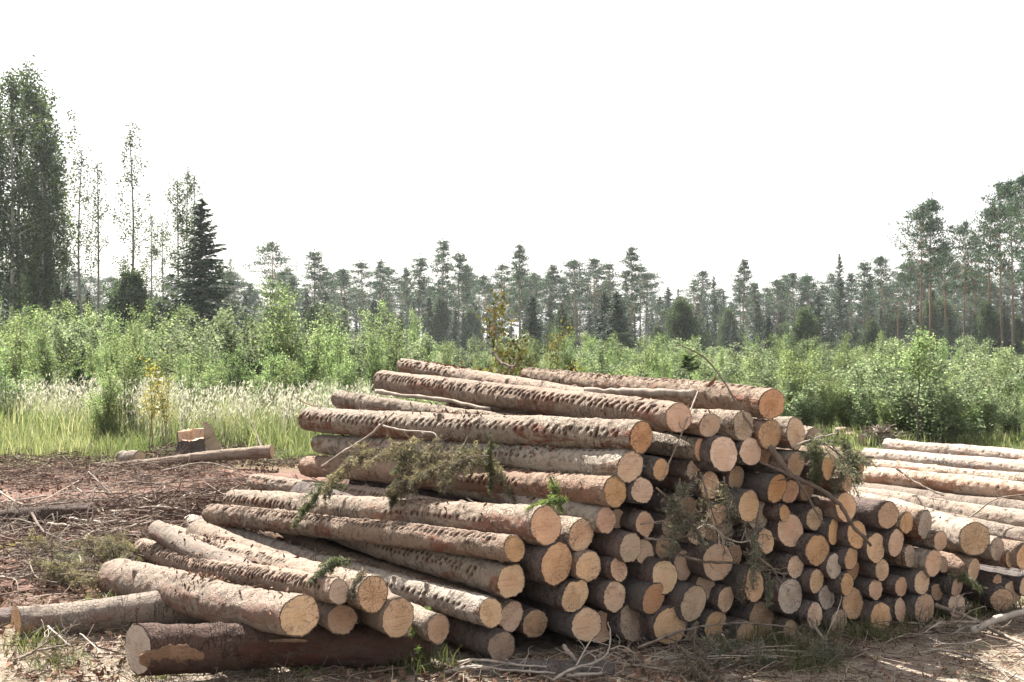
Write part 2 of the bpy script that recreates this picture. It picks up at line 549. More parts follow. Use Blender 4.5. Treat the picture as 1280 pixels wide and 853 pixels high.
def make_log(A, B, rA, rB, label, bark, wood, group=None, ns=40, step=.05, spikes=(), flare=0.0, bow=0.0,
             slant=(0, 0), seed=0, knots=6, name='spruce_log', collar=0.0, cut=True):
    A = np.asarray(A, float)
    B = np.asarray(B, float)
    r_ = np.random.default_rng(seed + 1000)
    L = float(np.linalg.norm(A - B))
    X = unit(A - B)
    Y = unit(np.cross([0, 0, 1.0], X))
    Zl = np.cross(X, Y)
    mid = (A + B) / 2
    nr = max(8, int(L / step))
    t = np.linspace(0, 1, nr)
    th, cy, cz = ring_dirs(ns)
    x = (t - .5) * L
    XX, TH = np.meshgrid(x, th, indexing='ij')
    T = (XX / L + .5)
    R = rB + (rA - rB) * T
    if flare:
        R = R * (1 + flare * np.exp(-T * L / .22))
    p = np.stack([XX * 1.6 + seed * 3.1, np.cos(TH) * .9, np.sin(TH) * .9], -1).reshape(-1, 3)
    R = R * (1 + .20 * (fbm(p, 2).reshape(R.shape) - .5)) * (1 + r_.uniform(0, .05) * np.cos(2 * (TH - r_.uniform(0, PI))))
    s = TH * .5 * (rA + rB)
    p = np.stack([XX * 17 + seed, np.cos(TH) * rA * 26, np.sin(TH) * rA * 26], -1).reshape(-1, 3)
    f = fbm(p, 3).reshape(R.shape) - .5
    R = R + .016 * f
    mark = np.zeros_like(R)
    # whorls of trimmed branches
    xs = r_.uniform(-L / 2, -L / 2 + .5)
    while xs < L / 2 - .05 and knots:
        for _ in range(r_.integers(2, knots)):
            a = r_.uniform(-PI, PI)
            dx = XX - xs - r_.normal() * .012
            da = (TH - a + PI) % (2 * PI) - PI
            w = .012 + .008 * r_.random()
            g = np.exp(-(dx / w) ** 2 - (da * rA / w) ** 2)
            R = R + g * r_.choice([.004, .008, .014, .028], p=[.35, .3, .25, .1])
            mark = np.maximum(mark, .55 * np.exp(-(dx / w / 1.2) ** 2 - (da * rA / w / 1.2) ** 2))
        xs += r_.uniform(.28, .5)
    # feed-roller spike marks: a dent with a raised lip of bark
    for sp in spikes:
        th0, t0, t1, rows, pitch, dep = sp
        n = int((t1 - t0) * L / pitch)
        for kx in range(n):
            for j in range(rows):
                if r_.random() < .12:
                    continue
                xk = -L / 2 + t0 * L + (kx + .5 * (j % 2) + r_.normal() * .12) * pitch
                tk = math.radians(th0) + (j - (rows - 1) / 2) * .030 / rA + r_.normal() * .03 + .06 * math.sin(kx * .21 + seed)
                i0 = np.searchsorted(x, xk - .06)
                i1 = np.searchsorted(x, xk + .06)
                if i1 <= i0:
                    continue
                dx = XX[i0:i1] - xk
                da = ((TH[i0:i1] - tk + PI) % (2 * PI) - PI) * rA
                dx = dx + da * .45
                sc = r_.uniform(.7, 1.25)
                g = np.exp(-((dx / .0100) ** 2 + (da / (.0150 * sc)) ** 2) ** 1.6)
                lip = np.exp(-((dx + .019) / .010) ** 2 - (da / (.016 * sc)) ** 2)
                R[i0:i1] += dep * sc * (-.75 * g + .55 * lip)
                mark[i0:i1] = np.maximum(mark[i0:i1], np.clip(g * r_.uniform(1.0, 1.7), 0, 1))
    ox = bow * np.sin(PI * T) + .007 * np.sin(T * r_.uniform(5, 9) + seed)
    oy = .006 * np.sin(T * r_.uniform(5, 9) + 2 * seed)
    # ragged bark at the sawn edge
    rag = np.exp(-(1 - T) * L / .02)
    R = R + rag * (r_.random(R.shape[1])[None] - .5) * .006
    YY = cy[None] * R + oy
    ZZ = cz[None] * R + ox
    w = np.clip(1 - (1 - T) * L / .25, 0, 1)
    XS = XX + w * (math.tan(slant[0]) * YY + math.tan(slant[1]) * ZZ)
    V = np.stack([XS, YY, ZZ], -1).reshape(-1, 3)
    i = np.arange(nr - 1)[:, None] * ns
    j = np.arange(ns)[None]
    jn = (j + 1) % ns
    Q = np.stack([i + j, i + ns + j, i + ns + jn, i + jn], -1).reshape(-1, 4)
    mb = MB()
    lc = np.stack([XX + L / 2, s, TH * .001], -1).reshape(-1, 3)
    # bark thickness at the sawn end
    nV = len(V)
    ring = V[-ns:]
    inner = ring.copy()
    inner[:, 1:] *= .945
    inner[:, 1:] += (r_.random((ns, 2)) - .5) * .003
    inner[:, 0] -= .002
    V = np.concatenate([V, inner])
    lc = np.concatenate([lc, lc[-ns:]])
    jq = np.arange(ns)
    jqn = (jq + 1) % ns
    Q = np.concatenate([Q, np.stack([nV - ns + jq, nV + jq, nV + jqn, nV - ns + jqn], -1)])
    mk = np.concatenate([mark.ravel(), np.full(ns, .55)])
    mb.add(V, Q, None, mk, 0, lc)
    # far sawn end, part of the stem's mesh
    back = V[:ns]
    c = back.mean(0)
    nb = mb.n
    mb.add(np.concatenate([back, c[None]]), None, [(ns, k, (k + 1) % ns) for k in range(ns)], 0.2, 1, np.zeros((ns + 1, 3)))
    rot = Matrix(((X[0], Y[0], Zl[0]), (X[1], Y[1], Zl[1]), (X[2], Y[2], Zl[2])))
    body = mb.build(name, [M[bark], M[wood]], None, True)
    body.matrix_world = Matrix.Translation(Vector(mid.tolist())) @ rot.to_4x4()
    tag(body, label, 'log', group)
    if not cut:
        return body
    # the sawn face
    mb = MB()
    c = inner.mean(0)
    fr = (1.0, 1.0, .72, .42, .16)
    off = (-.012, .003, .004, .005, .005)
    VV = []
    for f_, o_ in zip(fr, off):
        q = c + (inner - c) * f_ * np.array([1, 1.0, 1.0])
        q[:, 0] += o_ + (r_.random(ns) - .5) * .0015
        VV.append(q)
    VV = np.concatenate(VV)
    Qs = []
    for k in range(len(fr) - 1):
        Qs.append(np.stack([k * ns + jq, (k + 1) * ns + jq, (k + 1) * ns + jqn, k * ns + jqn], -1))
    m0 = (len(fr) - 1) * ns
    VV = np.concatenate([VV, (c + np.array([.005, 0, 0]))[None]])
    Tt = [(m0 + k, len(VV) - 1, m0 + (k + 1) % ns) for k in range(ns)]
    # own origin in the face's centre
    mb.add(VV - c, np.concatenate(Qs), Tt, 0, 0)
    e = mb.build('cut_end', M[wood], body, False)
    e.location = Vector(c.tolist())
    return body


# plane of the sawn ends
PN = unit([1, -2.9, 0])[:2]
PC = float(PN[1] * 5.93)


def plane_Z(u, prot=0.0):
    a = (u - CU) / FPX
    return (PC + prot) / (PN[0] * a + PN[1])


PHI = math.radians(35)
GA = 'cut logs of the large stack'
GB = 'long logs lying in the second row beyond the stack'

# u, v, height of the end (photo pixels), step forward of the end plane (m), wood, bark, label, options
#   back=(u, v, height) of the far end where the photo shows the stem, L = length
S1, S2 = .047, .055
F = [
 # --- logs fanned out over the cross log
 (375, 769, 53, .10, 'y', 'brown', 'thick bark log with flared grey butt and ringed tan end, lowest in the fan', dict(back=(148, 722, 46), L=2.62, hero=1, flare=.10, spikes=())),
 (423, 740, 31, .06, 'p', 'grey', 'log densely toothed with spike marks, its small end beside the thick butt log', dict(back=(178, 689, 26), L=3.5, hero=1, spikes=((55, .02, .98, 2, S1, .012),))),
 (467, 744, 47, .06, 'o', 'grey', 'smooth grey log whose orange end carries a small green bough', dict(back=(207, 667, 25), L=3.7, hero=1, spikes=((45, .0, .75, 1, S2, .009),))),
 (428, 773, 38, -.04, 'd', 'brown', 'log end tucked under the small spiked log, splintered at its lower edge', {}),
 (498, 771, 48, .03, 'y', 'brown', 'wide tan log end with dark specks just below the green bough', {}),
 (547, 786, 37, .02, 'd', 'grey', 'short lit log with shaded brown end touching the wide speckled end', dict(L=1.9)),
 (616, 768, 37, .06, 'y', 'cracked', 'long pale log with bare white tip, crossing over to paired tan ends', dict(back=(238, 657, 22), L=4.1, hero=1, spikes=((75, .55, .98, 1, S2, .009),))),
 (638, 771, 40, -.06, 'y', 'brown', 'ragged barked end half hidden behind the long pale log', {}),
 (626, 809, 40, .02, 'd', 'dark', 'dark rounded log end low above the bleached branches', {}),
 (644, 688, 34, .06, 'o', 'brown', 'spike marked log with small deep orange end, second from the slope top', dict(back=(266, 643, 26), L=3.6, hero=1, spikes=((32, .0, .99, 2, S1, .011), (18, .45, .95, 1, S1, .008)))),
 (682, 658, 48, .06, 'o', 'grey', 'stout grey log with red scraped flank and broad orange end', dict(back=(292, 625, 29), L=3.6, hero=1, spikes=((78, .0, .38, 2, S2, .010), (80, .62, .9, 1, S2, .006)))),
 (730, 669, 40, .0, 'p', 'grey', 'spiked log sloping behind the stout one to a pale speckled end', dict(back=(318, 602, 21), L=4.3, hero=1, spikes=((48, .02, .6, 1, S1, .011),))),
 (640, 728, 42, .02, 'p', 'grey', 'pale pinkish clean end of a half shaded log under the spike marked one', dict(hero=1, spikes=((70, .3, .95, 2, S2, .009),))),
 (696, 706, 53, .06, 'o', 'dark', 'largest round orange end, below the stout scraped log', {}),
 (734, 706, 39, .04, 'y', 'grey', 'tan end with dark flecks touching the largest orange end', {}),
 (754, 647, 32, .03, 'o', 'cracked', 'small glowing orange end of a white topped log', dict(hero=1, spikes=((50, .4, .9, 1, S2, .008),))),
 (770, 650, 26, -.10, 'd', 'dark', 'brown end shadowed behind the small glowing orange one', {}),
 (721, 741, 40, .03, 'y', 'dark', 'tan end with pale lower streak, under the flecked tan end', {}),
 (670, 779, 37, -.10, 'd', 'dark', 'two toned split end alone in the dark gap', dict(split=1)),
 (735, 783, 42, .02, 'p', 'dark', 'pinkish end with torn pale wedge at its side, behind the bleached twig', {}),
 (752, 781, 42, -.08, 'p', 'dark', 'pale end mostly covered by the torn wedge end', {}),
 (769, 747, 38, .02, 'p', 'dark', 'whitish frayed end with furry bark edge', {}),
 (785, 777, 46, -.03, 'd', 'dark', 'dull shaded end below the frayed whitish one', {}),
 (820, 744, 40, .05, 'o', 'dark', 'clean oval orange end in front of a larger pinkish one', {}),
 (842, 780, 48, .04, 'y', 'dark', 'big pale end split by black drying cracks near the ground', {}),
 (870, 791, 29, -.06, 'd', 'dark', 'small dim end squeezed between two bigger ends at the ground', {}),
 (892, 784, 40, -.05, 'y', 'dark', 'plain tan end below the large pink one', {}),
 (870, 755, 49, .06, 'p', 'dark', 'large pink egg shaped end sitting over the cracked pale one', {}),
 (884, 739, 34, -.06, 'p', 'dark', 'pinkish end peeping out behind the large egg shaped one', {}),
 (906, 746, 33, -.02, 'y', 'dark', 'tan end beside the large egg shaped one, bark loose below', {}),
 (829, 718, 42, .02, 'p', 'dark', 'wide pinkish end above the clean oval orange one', {}),
 (851, 707, 38, -.06, 'y', 'dark', 'tan end half covered by the wide pinkish one', {}),
 (774, 711, 29, .02, 'o', 'dark', 'small narrow orange end below the freckled pair', {}),
 (792, 684, 37, .04, 'p', 'dark', 'freckled pale end in front of its twin', {}),
 (809, 692, 34, -.08, 'p', 'dark', 'ragged pale end behind the freckled one', {}),
 (804, 657, 32, .0, 'p', 'dark', 'end crossed by a thin dark twig', {}),
 (828, 684, 32, -.10, 'd', 'dark', 'brownish end in shade beneath a lying grey twig', {}),
 (897, 702, 50, .03, 'y', 'dark', 'broad tan end with a thick twig lying across its middle', {}),
 (914, 700, 34, -.10, 'd', 'dark', 'end shadowed behind the broad twig crossed one', {}),
 (868, 667, 30, -.02, 'p', 'dark', 'pink end under the bleached tuft of fine twigs', {}),
 (891, 669, 27, -.10, 'd', 'dark', 'dim pink end behind the bleached tuft', {}),
 (898, 641, 28, .02, 'o', 'dark', 'small bright orange oval end over the bleached tuft', {}),
 (903, 655, 24, -.12, 'd', 'dark', 'dull end just visible below the bright orange oval', {}),
 (858, 640, 34, -.06, 'd', 'dark', 'end veiled by a hanging dry bough', {}),
 (841, 660, 30, -.10, 'd', 'dark', 'greenish shaded end deep under the hanging dry bough', {}),
 (939, 637, 42, .04, 'y', 'dark', 'pale yellowish oval end standing clear in the middle of the stack', {}),
 (950, 640, 38, -.07, 'g', 'dark', 'greyed end behind the pale yellowish oval', {}),
 (957, 672, 32, .0, 'p', 'dark', 'pinkish end over the brown fan of fine twigs', {}),
 (939, 730, 42, .03, 'o', 'dark', 'orange end with green sprig at its lower rim', {}),
 (951, 772, 46, -.06, 'd', 'dark', 'dull broad end behind a low tan one', {}),
 (935, 791, 31, .02, 'y', 'dark', 'low tan end overlapping the dull broad one', {}),
 (987, 790, 27, .0, 'd', 'dark', 'little brownish end low down over grey brushwood', {}),
 (986, 747, 45, .02, 'g', 'dark', 'large grey checked end, weathered and rough', {}),
 (1020, 768, 35, .03, 'y', 'dark', 'tan end with a dark nick near its top, next to a grass tuft', {}),
 (1050, 776, 32, .02, 'd', 'dark', 'dark brownish end with a thin twig curving past', {}),
 (1066, 756, 39, -.03, 'y', 'dark', 'tan end rising behind the dark brownish one', {}),
 (1036, 744, 31, -.04, 'g', 'dark', 'greyish rough end tucked behind a round tan one', {}),
 (1019, 728, 32, .03, 'y', 'dark', 'round tan end in front of the greyish rough one', {}),
 (997, 710, 30, .0, 'y', 'dark', 'tan end above the large grey checked one', {}),
 (1020, 686, 41, .03, 'o', 'dark', 'vivid smooth orange oval end in the shaded stack', {}),
 (1041, 704, 31, .02, 'g', 'dark', 'small whitish weathered end beside the vivid orange oval', {}),
 (1062, 699, 30, .02, 'o', 'dark', 'brown orange end next to the small whitish one', {}),
 (1063, 716, 26, -.06, 'o', 'dark', 'narrow orange end seen below the brown orange one', {}),
 (1057, 735, 28, .03, 'o', 'dark', 'small oval orange end low over the rising tan one', {}),
 (990, 661, 45, -.02, 'p', 'dark', 'large pinkish end with a short black slit', {}),
 (979, 643, 22, .03, 'o', 'dark', 'tiny oval end perched on the slit pinkish one', {}),
 (1018, 648, 32, -.02, 'y', 'dark', 'yellowish end behind the lower prong of the forked branch', {}),
 (1042, 669, 33, .0, 'o', 'dark', 'orange end with a purple bruise at its middle', {}),
 (1072, 670, 36, .02, 'o', 'dark', 'tan end with the thick branch tip resting on it', {}),
 (1094, 684, 37, .03, 'y', 'dark', 'end cleft from the top by a deep split', dict(split=1)),
 (1121, 676, 34, .02, 'y', 'dark', 'smooth tan upright oval under the sunlit barkless log', {}),
 (1102, 709, 27, .02, 'o', 'dark', 'orange end directly under the cleft one', {}),
 (1110, 646, 35, .04, 'o', 'dark', 'clean tan end at the stack edge, sun catching its bark rim', {}),
 (971, 611, 35, .04, 'o', 'dark', 'rounded tan end of a close pair under the grey branch', {}),
 (987, 616, 29, -.03, 'o', 'dark', 'lesser end of the close pair under the grey branch', {}),
 (1008, 613, 27, -.10, 'd', 'dark', 'shaded end in the crotch of the forked branch', {}),
 (1057, 632, 38, .03, 'y', 'brown', 'tan end split from a crescent slab by the thick branch', {}),
 (1061, 603, 26, .04, 'y', 'brown', 'rough small end hung with moss, on the stack shoulder', dict(hero=1)),
 (1069, 583, 32, .0, 'd', 'brown', 'end veiled by the green bough at the stack shoulder', {}),
 (1035, 582, 32, .05, 'y', 'dark', 'round end with a dark quarter, between two green boughs', {}),
 (994, 580, 34, .03, 'y', 'grey', 'tan end under a lit bark top, beside the upright green bough', dict(hero=1)),
 (960, 571, 26, -.08, 'd', 'dark', 'dull pink end behind the crossing branch', {}),
 (937, 568, 37, .02, 'y', 'dark', 'pale end with a dark bite in its lower rim', {}),
 (902, 566, 46, .05, 'y', 'dark', 'large smooth tan end under the wide pale log', {}),
 (881, 562, 29, -.02, 'o', 'grey', 'small orange end set against the large smooth tan one', dict(back=(424, 500, 22), L=3.6, hero=1, spikes=())),
 (889, 535, 33, .02, 'p', 'grey', 'speckled end of the rear log reaching up over the pile', dict(back=(505, 457, 20), L=3.9, hero=1, spikes=((60, .02, .25, 2, .075, .010),))),
 (928, 534, 37, .03, 'd', 'grey', 'half dark end streaked with dirt beside the topmost ridge log', dict(hero=1)),
 (965, 542, 38, .02, 'o', 'brown', 'orange rough end below the ridge log', dict(hero=1)),
 (992, 541, 39, .02, 'y', 'grey', 'smooth tan end at the upper corner of the stack', dict(hero=1)),
 (1017, 546, 24, -.06, 'd', 'grey', 'low shaded end just past the upper corner', dict(hero=1)),
 (966, 505, 38, .05, 'o', 'brown', 'ridge log with torn toothed top and rusty orange end', dict(back=(660, 471, 20), L=3.1, hero=1, spikes=((8, .0, .98, 2, .06, .013), (35, .2, .9, 1, .08, .008)))),
 (848, 523, 38, .10, 'o', 'grey', 'long topmost log with rows of spike dents and smooth orange end', dict(back=(478, 476, 27), L=3.7, hero=1, spikes=((60, .0, .99, 2, S2, .012),))),
 (800, 550, 40, .06, 'o', 'grey', 'mossy grey log with torn butt and dark orange end, below the topmost', dict(back=(386, 523, 31), L=3.5, hero=1, spikes=((72, .0, .98, 2, .062, .009),))),
 (790, 579, 40, .05, 'p', 'cracked', 'smooth barked log with pale end, carrying the large dry bough', dict(back=(400, 553, 24), L=3.4, hero=1, spikes=((12, .3, .99, 1, S2, .011), (70, .5, .8, 1, S2, .008)))),
 (771, 615, 41, .05, 'o', 'brown', 'red flecked log with pinkish orange end, under the dry bough', dict(back=(384, 583, 25), L=3.5, hero=1, spikes=((10, .3, .95, 1, .06, .010), (75, .45, .8, 2, .06, .009)))),
 (803, 614, 34, .02, 'y', 'dark', 'plain tan end close beside the pinkish orange one', {}),
 (827, 588, 28, .02, 'o', 'dark', 'small oval end with a twig hanging down across it', {}),
 (874, 589, 30, -.08, 'p', 'dark', 'dim pinkish end above the bough draped one', {}),
 (886, 604, 36, -.02, 'p', 'dark', 'tan end draped with dry needles', {}),
 (921, 600, 32, -.08, 'd', 'dark', 'dim end lost among hanging needles, beside the pale yellowish oval', {}),
 # --- end of the stack that runs on to the far side of the picture
 (1136, 656, 27, .02, 'o', 'brown', 'smaller end of the touching pair in sunlight', {}),
 (1153, 659, 37, .0, 'g', 'brown', 'greyed larger end of the touching pair in sunlight', {}),
 (1173, 678, 25, .02, 'o', 'brown', 'small end with a red split, below the sunlit round one', dict(hero=1)),
 (1217, 672, 43, .05, 'y', 'cracked', 'big round tan end of the sunlit dented log', dict(back=(1010, 612, 24), L=3.2, hero=1, spikes=((50, .3, .9, 2, .08, .006),))),
 (1246, 685, 30, .03, 'd', 'cracked', 'narrow brown end hard by the big round tan one', dict(hero=1)),
 (1265, 698, 24, .02, 'd', 'brown', 'thin dark oval end between two sunlit logs', {}),
 (1280, 697, 33, .06, 'y', 'brown', 'tan end cut off by the picture edge', {}),
 (1166, 701, 34, .04, 'o', 'cracked', 'tan round end of the short white topped log', dict(hero=1)),
 (1180, 708, 20, -.05, 'd', 'dark', 'sliver of an end behind the short white topped log', {}),
 (1135, 693, 28, .0, 'g', 'brown', 'purplish grey end before the short white topped log', {}),
 (1217, 713, 32, .03, 'y', 'brown', 'upright tan oval under the big round tan end', {}),
 (1151, 728, 30, .04, 'p', 'dark', 'clean pinkish oval end, a sun fleck on its log', {}),
 (1130, 734, 26, .02, 'o', 'dark', 'orange oval end facing the clean pinkish one', {}),
 (1094, 737, 25, .0, 'p', 'dark', 'plain pinkish end low at the end of a dark stem', {}),
 (1100, 771, 36, .03, 'y', 'dark', 'tall tan end with brown lengthwise stains near the ground', {}),
 (1129, 763, 30, .02, 'p', 'dark', 'pale end with two black nicks near the ground', {}),
 (1154, 757, 38, .03, 'y', 'dark', 'large pale tan end with a dark notch at its top', {}),
 (1174, 739, 20, -.06, 'd', 'dark', 'tiny greyish end in the gap over a hanging root', {}),
 (1195, 735, 24, .0, 'o', 'dark', 'orange end with crumbling rim over a twin below', {}),
 (1196, 756, 30, .0, 'y', 'dark', 'lower twin of the crumbling orange end', {}),
 (1247, 729, 18, -.08, 'p', 'dark', 'tiny pink end behind the low thick log', {}),
 (1254, 750, 31, .06, 'o', 'dark', 'low thick dark log with bright orange end on green weeds', dict(back=(1085, 722, 34), L=2.0, hero=1)),
 (1267, 739, 30, -.06, 'p', 'dark', 'wavy pink end behind the low thick log', {}),
 (1281, 733, 28, -.03, 'y', 'dark', 'end beyond the wavy pink one, half out of the picture', {}),
]

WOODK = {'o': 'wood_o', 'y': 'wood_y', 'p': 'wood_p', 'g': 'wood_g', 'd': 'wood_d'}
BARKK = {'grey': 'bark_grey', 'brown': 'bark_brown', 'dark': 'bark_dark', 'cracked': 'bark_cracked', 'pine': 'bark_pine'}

logs = []
for u, v, h, pr, wd, bk, label, op in F:
    Z = plane_Z(u, pr)
    r = .5 * h / FPX * Z
    # the lowest ones lie on the ground
    Zg = (CAM_H - r + .05) * FPX / (v - CV)
    Z = min(Z, Zg)
    r = .5 * h / FPX * Z
    logs.append(dict(A=P(u, v, Z), r=r, u=u, v=v, wd=wd, bk=bk, label=label, op=op, pr=pr))

# keep neighbouring stems from running through one another (small moves in the plane of the ends)
PT = np.array([-PN[1], PN[0]])
S = np.array([[l['A'][0] * PT[0] + l['A'][1] * PT[1], l['A'][2]] for l in logs])
S0 = S.copy()
Rr = np.array([l['r'] for l in logs])
DEP = np.array([l['A'][0] * PN[0] + l['A'][1] * PN[1] for l in logs])
for it in range(60):
    for i in range(len(logs)):
        d = S - S[i]
        dist = np.hypot(d[:, 0], d[:, 1])
        ov = (Rr + Rr[i]) * .97 - dist
        ov[i] = 0
        for j in np.nonzero(ov > 0)[0]:
            n = d[j] / (dist[j] + 1e-6)
            S[i] -= n * ov[j] * .25
            S[j] += n * ov[j] * .25
    lim = .016
    D = S - S0
    m = np.maximum(1, np.hypot(D[:, 0], D[:, 1]) / lim)
    S = S0 + D / m[:, None]
for k, l in enumerate(logs):
    dS = S[k] - S0[k]
    l['A'] = l['A'] + np.array([PT[0] * dS[0], PT[1] * dS[0], dS[1]])

AX = np.array([math.sin(PHI), -math.cos(PHI), 0])
for k, l in enumerate(logs):
    op = l['op']
    A, r = l['A'], l['r']
    rl = np.random.default_rng(300 + k)
    L = op.get('L', 3.1 + rl.normal() * .08)
    if 'back' in op:
        ub, vb, hb = op['back']
        d = np.array([(ub - CU) / FPX, 1, -(vb - CV) / FPX])
        o = np.array([0, 0, CAM_H]) - A
        a, b, c = d @ d, 2 * d @ o, o @ o - L * L
        disc = max(0, b * b - 4 * a * c)
        t = (-b + math.sqrt(disc)) / (2 * a)
        B = np.array([0, 0, CAM_H]) + d * t
        rB = .5 * hb / FPX * t
        B[2] = max(B[2], gh(B[0], B[1]) + rB * .75)
    else:
        ph = PHI + rl.normal() * math.radians(1.0)
        B = A - np.array([math.sin(ph), -math.cos(ph), rl.normal() * .006]) * L
        rB = r * rl.uniform(.92, 1.08)
        B[2] = max(B[2], gh(B[0], B[1]) + rB * .9)
    l['B'], l['rB'] = B, rB
    hero = op.get('hero', 0)
    make_log(A, B, r, rB, l['label'], BARKK[l['bk']], WOODK[l['wd']], GA,
             ns=88 if hero else 56, step=.0085 if hero else .06, spikes=op.get('spikes', ()), flare=op.get('flare', 0),
             bow=rl.normal() * .012, slant=(rl.normal() * .10, rl.normal() * .09), seed=k)

def scrape(A, B, rA, rB, a0, a1, t0, t1, wood, seed):
    """Place scraped to the bare wood on the last built log: a0..a1 metres from its sawn end, t0..t1 degrees from its top."""
    r_ = np.random.default_rng(seed)
    body = two_point_log.last
    L = float(np.linalg.norm(A - B))
    n, m = 40, 14
    a = np.linspace(a0, a1, n)
    V = []
    for i in range(n):
        f = i / (n - 1)
        half = math.sin(PI * min(1, f * .9 + .08)) ** .6 * (1 + .10 * math.sin(f * 23 + seed) + .07 * math.sin(f * 51 + 2 * seed))
        mid = (t0 + t1) / 2 + (t1 - t0) * .12 * math.sin(f * 5 + seed)
        for j in range(m):
            t = math.radians(mid + (t1 - t0) / 2 * half * (2 * j / (m - 1) - 1))
            rr = (rA + (rB - rA) * a[i] / L) * 1.035 + .001 * r_.normal() + (.004 if 0 < j < m - 1 and 0 < i < n - 1 else -.02)
            V.append((L / 2 - a[i], -math.sin(t) * rr, math.cos(t) * rr))
    Q = [(i * m + j, i * m + j + 1, (i + 1) * m + j + 1, (i + 1) * m + j) for i in range(n - 1) for j in range(m - 1)]
    mb = MB()
    mb.add(V, Q)
    mb.build('scraped_wood', M[wood], body, True)


# --- stems that lie apart from the stack
def two_point_log(a, b, ra, rb, label, bark, wood, seed, group=None, **kw):
    two_point_log.last = make_log(a, b, ra, rb, label, bark, wood, group, ns=64, step=.016, seed=seed, **kw)
    return two_point_log.last


p0, p1 = P(172, 810, 5.62), P(535, 806, 5.92)
two_point_log(p0, p1, 0.120, .100, 'barked dark cross log under the fan, oblique sawn end showing a pale scraped knot',
              'bark_red', 'wood_g', 501, slant=(math.radians(-32), 0))
scrape(p0, p1, .120, .100, .02, .34, -124, -70, 'wood_scraped', 11)
scrape(p0, p1, .120, .100, .64, .84, -66, -57, 'wood_scraped', 12)
p0, p1 = P(768, 838, 5.75), P(590, 842, 5.75)
two_point_log(p0, p1, .055, .06, 'thin grey pole half buried at the foot of the stack', 'bark_dark', 'wood_g', 502)
p0, p1 = P(22, 780, 6.52), P(262, 757, 6.75)
two_point_log(p0, p1, .10, .125, 'smooth lying log shaded by the butt of the fan, knot near its sawn end', 'bark_brown', 'wood_y', 503, slant=(math.radians(-21), 0))
scrape(p0, p1, .10, .125, .03, .20, -122, -84, 'wood_scraped', 13)
p0, p1 = P(16, 779, 6.78), P(-190, 800, 6.5)
two_point_log(p0, p1, .095, .10, 'lying log running out of the picture, end to end with the smooth one', 'bark_dark', 'wood_y', 504)
p0, p1 = P(118, 640, 10.0), P(-60, 656, 9.8)
two_point_log(p0, p1, 0.085, .10, 'short mossy rotten log among dead sticks on the slash', 'bark_red', 'wood_d', 505)
p0, p1 = P(340, 564, 14.6), P(122, 584, 14.9)
two_point_log(p0, p1, .085, .035, 'thin tapering pole lying before the notched stump', 'bark_grey', 'wood_y', 506)

# --- second row: long stems that run out of the picture, two layers
R2 = [
 (1108, 557, 17, 14.6, 1330, 579, 25, 'pine', 'palest peeled log, rearmost of the second row'),
 (1082, 569, 20, 13.2, 1330, 594, 25, 'pine', 'peeled log with orange underside and mossy far tip'),
 (1072, 594, 24, 11.8, 1340, 622, 27, 'pine', 'peeled orange log with a twig fallen over its middle'),
 (1066, 622, 27, 10.6, 1345, 665, 38, 'cracked', 'thick flaking grey log in front of the peeled ones'),
]
for k, (u0, v0, h0, Z0, u1, v1, h1, bk, label) in enumerate(R2):
    B = P(u0, v0, Z0)
    rB = .5 * h0 / FPX * Z0
    best = None
    for Z1 in np.linspace(Z0 - 5, Z0 - .5, 60):
        q = P(u1, v1, Z1)
        e = abs(math.atan2(q[0] - B[0], B[1] - Z1) - PHI)
        if best is None or e < best[0]:
            best = (e, q, Z1)
    q, Z1 = best[1], best[2]
    make_log(q, B, .5 * h1 / FPX * Z1, rB, label, BARKK[bk], 'wood_y', GB, ns=56, step=.02, seed=600 + k,
             spikes=((60, 0, 1, 1, .11, .010), (20, 0, 1, 1, .17, .008)), name='pine_log' if bk == 'pine' else 'spruce_log', knots=7)
    # a lower stem that carries it
    for s_, dz in ((.0, 0),):
        off = np.array([.16, .10, 0]) * (1 if k % 2 else -.6)
        q2, B2 = q + off, B + off
        r2 = .12
        q2[2] = max(gh(q2[0], q2[1]) + r2, q[2] - .23)
        B2[2] = gh(B2[0], B2[1]) + r2
        make_log(q2, B2, r2, r2, ['dark stem wedged under the palest peeled log', 'dark stem carrying the log with the mossy tip',
                                  'stem in shade below the log with the fallen twig', 'stem in the black gap under the thick flaking log'][k],
                 'bark_brown', 'wood_d', GB, ns=32, step=.08, seed=620 + k)

for k, (u0, v0, h0, Z0, u1, v1, h1, bk, lab) in enumerate([
        (1100, 640, 26, 9.6, 1350, 690, 34, 'brown', 'brown log squeezed between the thick flaking grey log and the dented sunlit one'),
        (1150, 668, 24, 8.9, 1340, 708, 32, 'brown', 'brown log lying low past the big round tan end, running out of the picture'),
        (1092, 583, 15, 12.6, 1335, 607, 22, 'pine', 'thin peeled log in the groove between the mossy tipped one and its neighbour'),
        (1180, 700, 22, 8.2, 1340, 738, 30, 'dark', 'dark log at the very bottom of the second row, deep in shade')]):
    B = P(u0, v0, Z0)
    best = None
    for Z1 in np.linspace(Z0 - 4, Z0 - .5, 60):
        q = P(u1, v1, Z1)
        e = abs(math.atan2(q[0] - B[0], B[1] - Z1) - PHI)
        if best is None or e < best[0]:
            best = (e, q, Z1)
    q, Z1 = best[1], best[2]
    B[2] = max(B[2], gh(B[0], B[1]) + .08)
    q[2] = max(q[2], gh(q[0], q[1]) + .09)
    make_log(q, B, .5 * h1 / FPX * Z1, .5 * h0 / FPX * Z0, lab, BARKK[bk], 'wood_y', GB, ns=48, step=.03, seed=640 + k,
             spikes=((45, 0, 1, 1, .09, .008),), name='pine_log' if bk == 'pine' else 'spruce_log')

